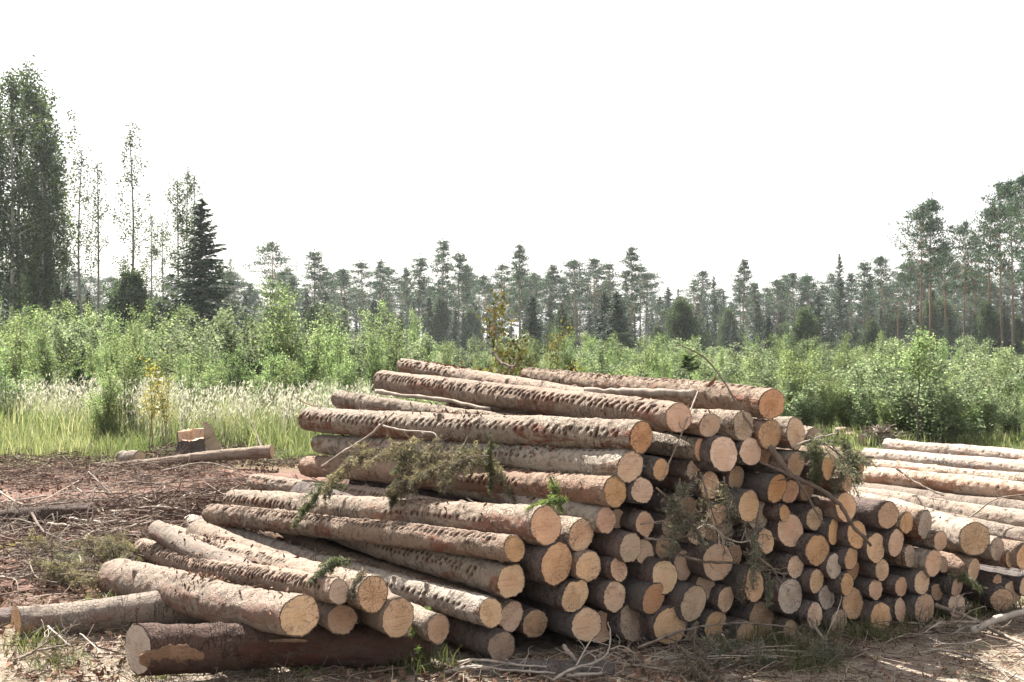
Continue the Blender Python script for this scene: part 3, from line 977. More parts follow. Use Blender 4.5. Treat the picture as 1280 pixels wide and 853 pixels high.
# shreds of bark and twig bits lying on the stems
mb = MB()
cs, ax = [], []
for l in logs:
    hero = l['op'].get('hero', 0)
    n = int((220 if hero else 26) * rng.uniform(.4, 1.6))
    A, B = l['A'], l['B']
    X = unit(A - B)
    Y = unit(np.cross([0, 0, 1.0], X))
    Zl = np.cross(X, Y)
    t = rng.random(n)
    t = np.where(rng.random(n) < .5, t, (t * .15 + rng.random() * .85))
    a = rng.normal(size=n) * .7
    rr = l['rB'] + (l['r'] - l['rB']) * t + .002
    cs.append(B + (A - B) * t[:, None] + (rr * np.cos(a))[:, None] * Zl - (rr * np.sin(a))[:, None] * Y)
    ax.append(np.tile(X, (n, 1)))
leafs(mb, np.concatenate(cs), .026, aspect=.35, axis=np.concatenate(ax) * .7, sizevar=.8)
BARK_BITS = mb
# ================================================================ GROUND
def axis(knots):
    out = [knots[0][0]]
    for (a, st), (b, _) in zip(knots[:-1], knots[1:]):
        n = max(1, int(round((b - a) / st)))
        out += list(a + (b - a) * (np.arange(n) + 1) / n)
    return np.array(out)


gx = axis([(-800, 250), (-300, 40), (-60, 6), (-14, .5), (-7, .05), (5.5, .2), (12, 1.0), (30, 6), (60, 40), (300, 250), (800, 1)])
gy = axis([(-60, 10), (0, 1), (4.0, .04), (13, .07), (18, .3), (26, 1.2), (60, 8), (140, 40), (400, 200), (1200, 1)])
nx, ny = len(gx), len(gy)
XX, YY = np.meshgrid(gx, gy, indexing='ij')
mb = MB()
i = np.arange(nx - 1)[:, None] * ny
j = np.arange(ny - 1)[None]
mb.add(np.stack([XX.ravel(), YY.ravel(), ground_h(XX.ravel(), YY.ravel())], 1),
       np.stack([i + j, i + ny + j, i + ny + 1 + j, i + 1 + j], -1).reshape(-1, 4))
m, nt, out = new_mat('clearing_soil')
k = N(nt)
geo = k.node('ShaderNodeNewGeometry')
pos = geo.outputs['Position']
sp = k.node('ShaderNodeSeparateXYZ')
nt.links.new(pos, sp.inputs[0])
n0 = k.noise(pos, .55, 3)
n1 = k.noise(pos, 2.2, 4, .6)
n2 = k.noise(pos, 14, 5, .65)
n3 = k.noise(pos, 75, 4, .65)
soil = k.mix(k.step(n1, .35, .65), (.092, .050, .038), (.155, .090, .068))
soil = k.mix(k.step(n2, .52, .70), soil, (.038, .027, .022))
soil = k.mix(k.math('MULTIPLY', k.step(n3, .5, .68), .6), soil, (.25, .185, .14))
straw = k.mix(k.step(n2, .38, .62), (.27, .222, .178), (.15, .118, .094))
straw = k.mix(k.math('MULTIPLY', k.step(n3, .5, .7), .6), straw, (.36, .305, .25))
straw = k.mix(k.math('MULTIPLY', k.step(n1, .56, .68), .5), straw, (.11, .12, .07))
fm = k.step(k.math('ADD', sp.outputs[1], k.math('MULTIPLY', n1, 2.0)), 8.6, 7.0)
rm = k.step(k.math('ADD', sp.outputs[0], n1), .5, 1.6)
near = k.mix(k.math('MAXIMUM', fm, rm), soil, straw)
grass = k.mix(n1, (.045, .062, .02), (.075, .09, .032))
grass = k.mix(k.step(n2, .55, .7), grass, (.12, .115, .06))
gm = k.step(k.math('ADD', sp.outputs[1], k.math('MULTIPLY', n1, 3.0)), 15.6, 17.4)
col = k.mix(gm, near, grass)
h = k.math('ADD', k.math('MULTIPLY', n2, 1.0), k.math('MULTIPLY', n3, .6))
nt.links.new(k.principled(col, .95, k.bump(h, .9, .03), .1), out.inputs[0])
tag(mb.build('ground', m, None, True), kind='structure')


# ================================================================ LITTER, GRASS (uncountable)
def sticks(mb, c, d, L, r, rnd, bend=0.0):
    """n thin three sided sticks of two pieces each."""
    n = len(c)
    d = d / np.linalg.norm(d, axis=1)[:, None]
    s = np.cross(d, rng.normal(size=(n, 3)))
    s /= np.linalg.norm(s, axis=1)[:, None]
    b = np.cross(d, s)
    a = np.array([0, 2 * PI / 3, 4 * PI / 3])
    rings = []
    off = rng.normal(size=(n, 3)) * bend * L[:, None]
    for t, f in ((-.5, 1.0), (0.05, .85), (.5, .45)):
        q = c + d * (L * t)[:, None] + (off if t == .05 else 0)
        rings.append(q[:, None] + (r * f)[:, None, None] * (np.cos(a)[None, :, None] * s[:, None] + np.sin(a)[None, :, None] * b[:, None]))
    V = np.stack(rings, 1).reshape(-1, 3)      # n,3rings,3,3
    base = np.arange(n)[:, None, None] * 9
    Q = []
    for k in range(2):
        for e in range(3):
            Q.append(np.stack([k * 3 + e, k * 3 + (e + 1) % 3, (k + 1) * 3 + (e + 1) % 3, (k + 1) * 3 + e]))
    Q = (base + np.array(Q)[None]).reshape(-1, 4)
    mb.add(V, Q, None, np.repeat(rnd, 9))


def scatter(n, x0, x1, y0, y1, keep):
    x = rng.uniform(x0, x1, n)
    y = y0 + (y1 - y0) * rng.random(n) ** 1.25
    k = keep(x, y)
    return x[k], y[k]


def in_bed(x, y):
    """Inside the area covered by the stack."""
    s = x * PT[0] + y * PT[1]
    d = x * PN[0] + y * PN[1]
    s0 = P(640, 800, 5.93)[0] * PT[0] + 5.93 * PT[1]
    return (d < PC - .1) & (d > PC - 3.0) & (s > s0 - .5) & (s < s0 + 3.4)


def ramp_mat(name, stops, rough=.95, trans=0.0, spec=.1):
    if trans:
        return leaf_material(name, stops, trans, rough, .015, spec)
    m, nt, out = new_mat(name)
    k = N(nt)
    nt.links.new(k.principled(k.ramp(k.attr('rnd'), stops), rough, None, spec), out.inputs[0])
    return m


M['twig'] = ramp_mat('dead_twigs', [(0, (.045, .028, .022)), (.45, (.105, .066, .050)), (.8, (.185, .135, .108)), (1, (.28, .235, .195))])
M['chip'] = ramp_mat('bark_chips', [(0, (.045, .027, .02)), (.45, (.135, .066, .043)), (.8, (.21, .12, .08)), (1, (.38, .28, .20))])
M['straw'] = ramp_mat('dry_grass', [(0, (.17, .14, .10)), (.5, (.32, .27, .20)), (1, (.46, .41, .33))], trans=.25)

tag(BARK_BITS.build('bark_shreds', M['chip']), 'small shreds of bark and needles lying along the stacked logs', kind='stuff')

# twigs on the slash
mb = MB()
x, y = scatter(24000, -8.5, 1.0, 5.0, 17.5, lambda x, y: ~in_bed(x, y) & (vnoise(np.stack([x * .9, y * .9, x * 0], 1)) > .28) & (y > 6.3 + x * .05))
n = len(x)
d = np.stack([rng.normal(size=n) * 1.3, rng.normal(size=n), rng.normal(size=n) * .16], 1)
L = rng.uniform(.06, .42, n) * (1 + .5 * rng.random(n))
c = np.stack([x, y, ground_h(x, y) + rng.uniform(.0, .11, n) * vnoise(np.stack([x * 1.1 + 3, y * 1.1, x * 0], 1))], 1)
sticks(mb, c, d, L, rng.uniform(.0018, .006, n), rng.random(n) ** 1.5, .08)
n = 4200
x, y = -2.1 + rng.normal(size=n) * .75, 10.2 + rng.normal(size=n) * 1.0
d = np.stack([rng.normal(size=n) * 1.3, rng.normal(size=n), rng.normal(size=n) * .3], 1)
c = np.stack([x, y, ground_h(x, y) + rng.uniform(.0, .10, n)], 1)
sticks(mb, c, d, rng.uniform(.08, .5, n), rng.uniform(.002, .007, n), rng.random(n) ** 1.5, .08)
x, y = scatter(5200, -2.6, 5.0, 4.9, 7.3, lambda x, y: ~in_bed(x, y))
n = len(x)
d = np.stack([rng.normal(size=n) * 1.3, rng.normal(size=n), rng.normal(size=n) * .16], 1)
c = np.stack([x, y, ground_h(x, y) + rng.uniform(.0, .035, n)], 1)
sticks(mb, c, d, rng.uniform(.05, .30, n), rng.uniform(.0012, .0032, n), rng.random(n), .06)
tag(mb.build('twig_litter', M['twig']), 'loose dead twigs strewn over the brown slash and the trodden ground', kind='stuff')

mb = MB()
x, y = scatter(26000, -8.5, 1.0, 5.0, 17, lambda x, y: ~in_bed(x, y) & (vnoise(np.stack([x * .7 + 9, y * .7, x * 0], 1)) > .33))
leafs(mb, np.stack([x, y, ground_h(x, y) + rng.uniform(.003, .03, len(x))], 1), .05, up=(0, 0, 1), aspect=.45)
x, y = scatter(7000, -2.5, 5, 4.8, 7.5, lambda x, y: ~in_bed(x, y))
leafs(mb, np.stack([x, y, ground_h(x, y) + rng.uniform(.003, .02, len(x))], 1), .03, up=(0, 0, 1), aspect=.4)
tag(mb.build('bark_chips', M['chip']), 'reddish bark chips and dead needles covering the slash', kind='stuff')


def blades(mb, x, y, h, w, lean=.35, rnd=None, z=None):
    n = len(x)
    z = ground_h(x, y) - .01 if z is None else z
    b = np.stack([x, y, z], 1)
    az = rng.uniform(0, 2 * PI, n)
    side = np.stack([np.cos(az), np.sin(az), 0 * az], 1) * (w * .5)[:, None]
    ln = rng.normal(size=(n, 2)) * lean
    tip = b + np.stack([ln[:, 0] * h, ln[:, 1] * h, h * (1 - .3 * np.abs(ln).sum(1).clip(0, 1.5))], 1)
    mid = b * .5 + tip * .5 + np.stack([-ln[:, 0] * h * .16, -ln[:, 1] * h * .16, h * .08], 1)
    V = np.stack([b - side, b + side, mid + side * .75, mid - side * .75, tip], 1).reshape(-1, 3)
    k = np.arange(n)[:, None] * 5
    mb.add(V, k + np.array([[0, 1, 2, 3]]), k + np.array([[3, 2, 4]]), np.repeat(rng.random(n) if rnd is None else rnd, 5))


# dry straw on the trodden ground in front
mb = MB()
x, y = scatter(16000, -4.5, 6.0, 4.7, 8.6, lambda x, y: ~in_bed(x, y) & ((y < 7.4) | (x > 3.2)) & (vnoise(np.stack([x * 2.1, y * 2.1, x * 0 + 3], 1)) > .25))
n = len(x)
d = np.stack([rng.normal(size=n), rng.normal(size=n), np.abs(rng.normal(size=n)) * .28], 1)
L = rng.uniform(.05, .22, n)
sticks(mb, np.stack([x, y, ground_h(x, y) + rng.uniform(.002, .03, n)], 1), d, L, rng.uniform(.0009, .0019, n), rng.random(n), .08)
tag(mb.build('dry_straw', M['straw']), 'flattened dry grass straw on the trodden earth before the stack', kind='stuff')

# small weeds and grass by the foot of the stack
M['weed'] = leaf_material('weed_green', [(0, (.035, .048, .02)), (.5, (.07, .085, .035)), (1, (.15, .155, .075))], .4)
mb = MB()
cl = [G(1005, 826), G(1000, 812), G(1012, 835), G(1235, 765), G(1262, 760), G(1180, 770), G(1160, 785), G(985, 838), G(540, 838), G(518, 840),
      G(940, 820), G(905, 828), G(1110, 800), G(1085, 798), G(1210, 772), G(70, 835), G(200, 848), G(40, 812), G(130, 765), G(360, 845), G(960, 805), G(1040, 800)]
for q in cl:
    n = int(rng.uniform(90, 190))
    x = q[0] + rng.normal(size=n) * .09
    y = q[1] + rng.normal(size=n) * .07
    blades(mb, x, y, rng.uniform(.05, .20, n), rng.uniform(.003, .006, n), .5)
x, y = scatter(2600, -4, 5.5, 4.8, 7.6, lambda x, y: ~in_bed(x, y) & (vnoise(np.stack([x * 1.6 + 2, y * 1.6, x * 0], 1)) > .55))
blades(mb, x, y, rng.uniform(.03, .11, len(x)), rng.uniform(.002, .004, len(x)), .6)
tag(mb.build('low_grass', M['weed']), 'sparse low grass and weeds sprouting at the foot of the stack', kind='stuff')

# the meadow behind the clearing
M['grass'] = leaf_material('meadow_grass', [(0, (.040, .058, .022)), (.4, (.078, .096, .040)), (.7, (.135, .143, .072)), (1, (.25, .23, .16))], .5, tb=.75)
M['plume'] = leaf_material('reed_plumes', [(0, (.22, .20, .145)), (.5, (.34, .315, .245)), (1, (.44, .41, .34))], .45, tb=1.0, gain=1.2)
mb = MB()


def meadow(n, y0, y1, fx=.60, pw=1.5):
    y = y0 + (y1 - y0) * rng.random(n) ** pw
    x = rng.uniform(-1, 1, n) * y * fx
    return x, y


edge = lambda x: 15.6 + 1.1 * (vnoise(np.stack([x * .7, x * 0, x * 0 + 2], 1)) - .5) + .8 * (vnoise(np.stack([x * 2.7, x * 0, x * 0 + 7], 1)) - .5)
x, y = meadow(52000, 15.2, 21, pw=1.1)
kk = (y > edge(x)) & ~((np.abs(x + 4.75) < .75) & (y < 17.6)) & (vnoise(np.stack([x * 1.4, y * 1.4, x * 0 + 5], 1)) > .22)
x, y = x[kk], y[kk]
blades(mb, x, y, rng.uniform(.16, .48, len(x)) * np.where(x > 1, .34, 1) * (.4 + 1.1 * vnoise(np.stack([x * 1.3 + 8, y * 1.3, x * 0], 1))) * (.75 + .5 * vnoise(np.stack([x * .8, y * .8, x * 0], 1))), rng.uniform(.0045, .009, len(x)), .34, np.clip(rng.random(len(x)) * .8 + .5 * (vnoise(np.stack([x * .9 + 4, y * .9, x * 0], 1)) - .45), 0, 1))
x, y = meadow(42000, 18, 48, pw=1.6)
blades(mb, x, y, rng.uniform(.45, .95, len(x)) * np.where(x > 1, .34, 1), rng.uniform(.008, .016, len(x)), .22)
tag(mb.build('meadow_grass', M['grass']), 'tall light green grass growing behind the clearing', kind='stuff')
mb = MB()
x, y = meadow(13000, 17.8, 25, pw=1.3)
kk = (vnoise(np.stack([x * .7 + 3, y * .7, x * 0], 1)) > .40) & (x < -.08 * y + 1.5 * (vnoise(np.stack([x * 0, y, x * 0], 1)) - .5))
x, y = x[kk], y[kk]
n = len(x)
h = rng.uniform(.5, 1.05, n)
blades(mb, x, y, h, rng.uniform(.005, .009, n), .12, rng.random(n) * .5)
z = ground_h(x, y)
for f in range(6):
    c = np.stack([x + rng.normal(size=n) * .035, y + rng.normal(size=n) * .035, z + h * rng.uniform(.74, 1.0, n)], 1)
    leafs(mb, c, .075, aspect=.22, axis=np.tile([[.4, 0, 2.2]], (n, 1)))
tag(mb.build('grass_plumes', M['plume']), 'pale seed plumes standing above the meadow grass', kind='stuff')
# ================================================================ TREES
M['pine_needles'] = leaf_material('pine_needles', [(0, (.016, .034, .024)), (.6, (.036, .064, .046)), (1, (.068, .098, .062))], .25, .6, .02, .2, 1.3)
M['spruce_needles'] = leaf_material('spruce_needles', [(0, (.010, .021, .014)), (.6, (.023, .042, .027)), (1, (.046, .068, .036))], .18, .6, .02, .2, 1.2)
M['young_needles'] = leaf_material('young_spruce_needles', [(0, (.045, .070, .032)), (.6, (.085, .120, .052)), (1, (.14, .175, .075))], .35, .6, .02, .1, 1.4, .7)
M['birch_leaf'] = leaf_material('birch_leaves', [(0, (.022, .038, .020)), (.6, (.042, .062, .032)), (1, (.085, .105, .055))], .35, .6, .02, .1)
M['sap_leaf'] = leaf_material('sapling_leaves', [(0, (.052, .080, .034)), (.45, (.095, .132, .056)), (.8, (.142, .174, .080)), (1, (.225, .235, .135))], .52, .6, .04, .1, 1.7, .85, .6)
M['willow_leaf'] = leaf_material('willow_leaves', [(0, (.058, .080, .046)), (.5, (.104, .130, .074)), (1, (.185, .205, .13))], .48, .6, .03, .1, 1.65, .85, .75)
M['yellow_leaf'] = leaf_material('yellowing_leaves', [(0, (0.0715, 0.0748, 0.0163)), (.5, (0.1365, 0.1235, 0.0292)), (1, (0.2210, 0.1625, 0.0520))], .5, .45, .02, .3, 1.4)
M['wilt_leaf'] = leaf_material('wilted_leaves', [(0, (.050, .052, .022)), (.5, (.095, .088, .038)), (.85, (.14, .125, .05)), (1, (.17, .085, .045))], .4, .6, .02, .1, 1.3)
M['pine_trunk'] = stem_material('pine_trunk', (.17, .09, .055), (.23, .13, .08), 6, (.09, .066, .055), (2, 8))
M['spruce_trunk'] = stem_material('spruce_trunk', (.10, .075, .06), (.16, .12, .10), 8)
M['birch_trunk'] = stem_material('birch_trunk', (.28, .265, .245), (.10, .09, .085), 5)
M['branch_dark_stem'] = stem_material('dark_stem', (.045, .034, .028), (.08, .062, .05), 20)
M['sap_stem'] = stem_material('sapling_stem', (.10, .08, .06), (.19, .155, .12), 20)


def rdir(az, el):
    return np.array([math.cos(az) * math.cos(el), math.sin(az) * math.cos(el), math.sin(el)])


def trunk_path(H, bend, lean, r_):
    n = 12
    t = np.linspace(0, 1, n)
    a = r_.uniform(0, 2 * PI)
    off = bend * np.sin(t * PI * r_.uniform(.8, 1.6)) + lean * t * H
    return np.stack([off * math.cos(a), off * math.sin(a) * .5, t * H], 1), t


def at(path, t):
    f = t * (len(path) - 1)
    i = int(min(len(path) - 2, f))
    return path[i] + (path[i + 1] - path[i]) * (f - i)


def pine(seed, H=15, crown=.5, R=1.9, dens=1.0, lean=.0, round_=0.0):
    r_ = np.random.default_rng(seed)
    tr, cr = MB(), MB()
    path, t = trunk_path(H, r_.normal() * .25, lean + r_.normal() * .012, r_)
    r0 = .0105 * H
    tube(tr, path, r0 * (1 - .86 * t) + .01, 8, r_.random())
    nb = int(34 * (1 + .5 * crown))
    C, Aax = [], []
    skip = r_.uniform(0, 2 * PI)
    for b in range(nb):
        f = (b + r_.random()) / nb
        tz = (1 - crown) + crown * f * .985
        p0 = at(path, tz)
        prof = (.45 + 1.1 * float(vnoise([[f * 6.5, seed * 1.7, 0]])[0])) * (1 - f) ** (.85 - .4 * round_) * (.6 + .4 * min(1, f * 3 + .3))
        Lb = R * prof * r_.uniform(.5, 1.3) + .25
        az = skip + b * 2.4 + r_.normal() * .5
        el = math.radians(r_.uniform(-8, 22) + 30 * f)
        d = rdir(az, el)
        pts = [p0 + d * Lb * s + np.array([0, 0, .12 * Lb * s * s]) for s in (0, .35, .7, 1)]
        tube(tr, pts, [.035 * Lb / R + .012, .025, .016, .008], 4, r_.random(), cap=False)
        for s in (.45, .68, .88, 1.0):
            if r_.random() < .22:
                continue
            c = p0 + d * Lb * s + np.array([0, 0, .12 * Lb * s * s + .06]) + r_.normal(size=3) * .08
            sx = r_.uniform(.26, .52) * (.75 + .35 * Lb / R)
            n = int(30 * dens * r_.uniform(.5, 1.3))
            q = r_.normal(size=(n, 3)) * np.array([sx, sx, sx * .30])
            C.append(c + q)
            Aax.append(q * np.array([1, 1, .5]) * 1.2 + np.array([0, 0, .5]))
    # leader
    n = 40
    q = r_.normal(size=(n, 3)) * np.array([.18, .18, .4])
    C.append(path[-1] + q)
    Aax.append(q + np.array([0, 0, .8]))
    leafs(cr, np.concatenate(C), .34, aspect=.30, axis=np.concatenate(Aax), spread=.5)
    # dead stubs lower down
    for b in range(9):
        tz = r_.uniform(.2, 1 - crown + .05)
        p0 = at(path, tz)
        d = rdir(r_.uniform(0, 2 * PI), r_.uniform(-.3, .2))
        tube(tr, [p0, p0 + d * r_.uniform(.3, 1.2)], [.02, .006], 3, 0, cap=False)
    return tr, cr


def spruce(seed, H=14, R=2.2, base=.06, dens=1.0, droop=.5, ragged=.25):
    r_ = np.random.default_rng(seed)
    tr, cr = MB(), MB()
    path, t = trunk_path(H, r_.normal() * .08, r_.normal() * .006, r_)
    tube(tr, path, .011 * H * (1 - .93 * t) + .006, 7, r_.random())
    z = base
    C, A_ = [], []
    step = .21 / H
    while z < .985:
        f = (z - base) / (1 - base)
        for b in range(r_.integers(5, 8)):
            Lb = (R * (1 - f) ** .8 + .12) * r_.uniform(1 - ragged * 1.6, 1 + ragged)
            az = r_.uniform(0, 2 * PI)
            p0 = at(path, min(.995, z + r_.normal() * .006))
            d = rdir(az, math.radians(18 - 38 * (1 - f) * droop * 1.3))
            n = max(5, int(15 * Lb * dens))
            s = r_.random(n) ** .75
            side = np.array([-d[1], d[0], 0])
            q = p0 + d * (Lb * s)[:, None] + side * (r_.normal(size=n) * .16 * (.3 + Lb * .35) * (1.1 - s * .6))[:, None]
            q[:, 2] += .10 * Lb * s ** 2 - np.abs(r_.normal(size=n)) * .16 * (1 - f * .6)
            C.append(q)
            A_.append(np.tile(d * 1.2 + np.array([0, 0, -.5 * droop]), (n, 1)) + side * (r_.normal(size=n) * .8)[:, None])
            if r_.random() < .5:
                tube(tr, [p0, p0 + d * Lb * .7], [.018, .006], 3, 0, cap=False)
        z += step * r_.uniform(.75, 1.3)
    leafs(cr, np.concatenate(C), .30, aspect=.34, axis=np.concatenate(A_), spread=.45)
    return tr, cr


def birch(seed, H=17, R=1.8, base=.3, dens=1.0, leaf=.15, nl=16, sparse=0.0, stems=1):
    r_ = np.random.default_rng(seed)
    tr, cr = MB(), MB()
    C = []
    for st in range(stems):
        h = H * (1 - .12 * st * r_.random())
        path, t = trunk_path(h, r_.normal() * .35, r_.normal() * .02 + (.03 * st), r_)
        path = path + np.array([st * .4 * r_.normal(), st * .3 * r_.normal(), 0])
        tube(tr, path, .0075 * h * (1 - .9 * t) + .008, 7, r_.random())
        for b in range(nl):
            f = (b + r_.random()) / nl
            tz = base + (1 - base) * f * .97
            p0 = at(path, tz)
            Lb = R * (.35 + 1.2 * float(vnoise([[f * 5.5, seed * 1.3, st]])[0])) * (1.05 - f) ** .6 * r_.uniform(.45, 1.25)
            d = rdir(r_.uniform(0, 2 * PI), math.radians(r_.uniform(25, 62)))
            pts = np.array([p0 + d * Lb * s + np.array([0, 0, -.10 * Lb * s * s]) for s in (0, .3, .6, .85, 1)])
            tube(tr, pts, [.035, .026, .018, .010, .005], 4, r_.random(), cap=False)
            for c_ in range(int(9 * (1 - .45 * sparse))):
                s = r_.uniform(.3, 1.05)
                if r_.random() < sparse * .55:
                    continue
                c = p0 + d * Lb * s + r_.normal(size=3) * .28
                n = int(17 * dens * r_.uniform(.3, 1.6))
                hang = np.abs(r_.normal(size=n)) * .38
                q = c + r_.normal(size=(n, 3)) * np.array([.15, .15, .20])
                q[:, 2] -= hang
                C.append(q)
    leafs(cr, np.concatenate(C), leaf, aspect=.72)
    return tr, cr


def sapling(seed, H=2.8, stems=4, leaf=.055, n_leaf=2400, spread=.5, slim=1.0, low=.12):
    """Young broadleaf: several upright stems with side twigs, leaves along the twigs."""
    r_ = np.random.default_rng(seed)
    tr, cr = MB(), MB()
    tips = []
    for s in range(stems):
        h = H * (1 if s == 0 else r_.uniform(.55, .97))
        base = np.array([r_.normal() * .10, r_.normal() * .10, 0])
        a = r_.uniform(0, 2 * PI)
        out = spread * r_.uniform(.25, 1.0) * (0.35 if s == 0 else 1)
        t = np.linspace(0, 1, 8)
        pts = base + np.stack([math.cos(a) * out * t ** 1.4, math.sin(a) * out * t ** 1.4, h * t], 1) + r_.normal(size=(8, 3)) * .012
        tube(tr, pts, .0065 * h * (1 - .85 * t) + .0015, 5, r_.random(), cap=False)
        nb = int(16 * h / 2.5)
        for b in range(nb):
            f = low + (1 - low) * (b + r_.random()) / nb
            p0 = at(pts, f * .99)
            Lb = slim * .55 * h / 2.6 * (1.12 - f) ** .55 * r_.uniform(.5, 1.25)
            d = rdir(r_.uniform(0, 2 * PI), math.radians(r_.uniform(28, 70)))
            tube(tr, [p0, p0 + d * Lb * .5 + np.array([0, 0, .02]), p0 + d * Lb], [.005, .0035, .0015], 3, .3, cap=False)
            tips.append((p0, d, Lb))
    w = np.array([q[2] for q in tips])
    w = w / w.sum()
    C, A_ = [], []
    for (p0, d, Lb), ww in zip(tips, w):
        n = max(4, int(n_leaf * ww))
        s = r_.uniform(.15, 1.08, n)
        q = p0 + d * (Lb * s)[:, None] + r_.normal(size=(n, 3)) * .055 * (1 + Lb)
        C.append(q)
        A_.append(np.tile(d * .6 + np.array([0, 0, .1]), (n, 1)))
    leafs(cr, np.concatenate(C), leaf, aspect=.68, axis=np.concatenate(A_), spread=.8)
    return tr, cr


class Kind:
    def __init__(self, name, parts, mats, H, part_names=('trunk', 'crown')):
        self.name, self.H, self.pn = name, H, part_names
        self.me = [parts[0].mesh(name + '_' + part_names[0], mats[0], True), parts[1].mesh(name + '_' + part_names[1], mats[1])]

    def place(self, loc, h, label, cat, group=None, rz=None, wide=1.0):
        e = empty(self.name, loc, rng.uniform(0, 2 * PI) if rz is None else rz)
        s = h / self.H
        e.scale = (s * wide, s * wide, s)
        for nm, me in zip(self.pn, self.me):
            o = bpy.data.objects.new(nm, me)
            COL.objects.link(o)
            o.parent = e
        tag(e, label, cat, group)
        return e


PM = (M['pine_trunk'], M['pine_needles'])
SM = (M['spruce_trunk'], M['spruce_needles'])
BM = (M['birch_trunk'], M['birch_leaf'])
roundb = Kind('birch_tree', birch(95, 8, 3.4, .06, 1.7, .15, 60, .0, 3), BM, 8)
pines = [Kind('pine_tree', pine(40 + i, 15, c, R, d, ln, ro), PM, 15) for i, (c, R, d, ln, ro) in enumerate(
    [(.66, 2.9, 1.1, .0, 0), (.60, 3.4, 1.0, .02, .3), (.74, 2.8, 1.2, 0, 0), (.52, 3.1, 1.0, .03, .5), (.70, 3.5, 1.2, .01, .2), (.46, 2.8, 1.0, .05, .4), (.80, 3.2, 1.2, 0, .1)])]
spruces = [Kind('spruce_tree', spruce(60 + i, 14, R, b, d, dr, rg), SM, 14) for i, (R, b, d, dr, rg) in enumerate(
    [(2.5, .08, 2.3, .75, .36), (2.0, .03, 1.1, .5, .25), (1.5, .02, 1.2, .4, .22), (1.8, .15, .9, .6, .35)])]
birches = [Kind('birch_tree', birch(80 + i, 17, R, b, d, lf, nl, sp_, st), BM, 17) for i, (R, b, d, lf, nl, sp_, st) in enumerate(
    [(3.4, .22, 1.6, .16, 38, .26, 1), (3.0, .18, 1.6, .16, 36, .24, 2), (2.2, .38, 1.1, .15, 18, .45, 1), (2.0, .45, 1.0, .15, 17, .45, 1), (2.4, .26, 1.2, .15, 22, .4, 2), (3.6, .10, 1.6, .17, 44, .05, 3)])]


def tree(kind, u, vtop, Z, label, cat, group=None, wide=1.0, rz=None):
    x = (u - CU) / FPX * Z
    z = gh(x, Z)
    h = CAM_H - (vtop - CV) / FPX * Z - z
    return kind.place((x, Z, z - .05), h, label, cat, group, rz, wide)


# --- the dense birches at the edge of the picture
tree(birches[1], -22, 70, 70, 'dense birch partly out of the picture at the tall corner of the wood', 'birch')
tree(birches[0], 12, 88, 68, 'tall dense dark birch, double peaked, at the high corner of the wood', 'birch')
tree(birches[1], 26, 76, 72, 'tallest dense birch of the high corner clump', 'birch')
tree(birches[0], 44, 108, 74, 'dense birch on the outer side of the high corner clump', 'birch', rz=1.0)
tree(birches[1], 58, 158, 76, 'lower dense birch closing the high corner clump towards the gap', 'birch', rz=2.2)
tree(spruces[3], 40, 305, 77, 'dark spruce standing under the high birch clump', 'spruce')
tree(spruces[1], 14, 330, 74, 'dark broad spruce behind the pale bushes under the high birches', 'spruce')
tree(spruces[2], 97, 372, 62, 'short dark spruce rising just above the leafy bushes, narrow tip', 'spruce')
tree(spruces[1], 72, 352, 66, 'dark young spruce beside the short narrow one', 'spruce')
tree(spruces[3], 128, 385, 66, 'low dark spruce between two pale birch bushes', 'spruce')
for k_, (u, vt, Z, kd) in enumerate([(-10, 330, 82, 1), (25, 318, 84, 3), (56, 336, 83, 1), (84, 352, 82, 0), (110, 362, 84, 1), (138, 372, 83, 3), (152, 356, 88, 2), (196, 384, 90, 1), (222, 366, 92, 0), (60, 372, 70, 1), (118, 398, 68, 0), (290, 372, 110, 1), (305, 384, 104, 3)]):
    tree(spruces[kd], u, vt, Z, 'dark spruce massed under the thin birches beside the dense birch clump', 'spruce', 'dark spruces massed under the birches', wide=1.45)
# --- thin birches standing free
tree(birches[3], 79, 222, 80, 'sparse thin birch beside the dense clump, few leaves', 'birch')
tree(birches[2], 106, 182, 82, 'bare stemmed birch with leaves only near the top, first of a loose trio', 'birch')
tree(birches[3], 122, 196, 84, 'slender leaning birch, middle of a loose trio', 'birch', rz=2.0)
tree(birches[2], 157, 154, 78, 'tallest of the thin free standing birches, straight stem', 'birch', rz=.6)
tree(birches[4], 192, 262, 84, 'wispy small birch between the tallest thin one and the dark spruce', 'birch')
tree(birches[4], 229, 205, 77, 'leafy thin birch rising behind the big dark spruce', 'birch')
tree(birches[3], 243, 212, 80, 'second thin birch behind the big dark spruce', 'birch', rz=3.0)
tree(roundb, 165, 338, 72, 'round bushy birch below the tallest thin birch', 'birch')
tree(roundb, 205, 375, 78, 'smaller bushy birch filling the gap before the big dark spruce', 'birch', rz=1.7)
tree(birches[4], 286, 318, 105, 'hazy sparse birch on the far side of the big dark spruce', 'birch')
tree(spruces[0], 251, 246, 70, 'big dark spruce with ragged outline, standing out from the treeline', 'spruce', wide=1.5)

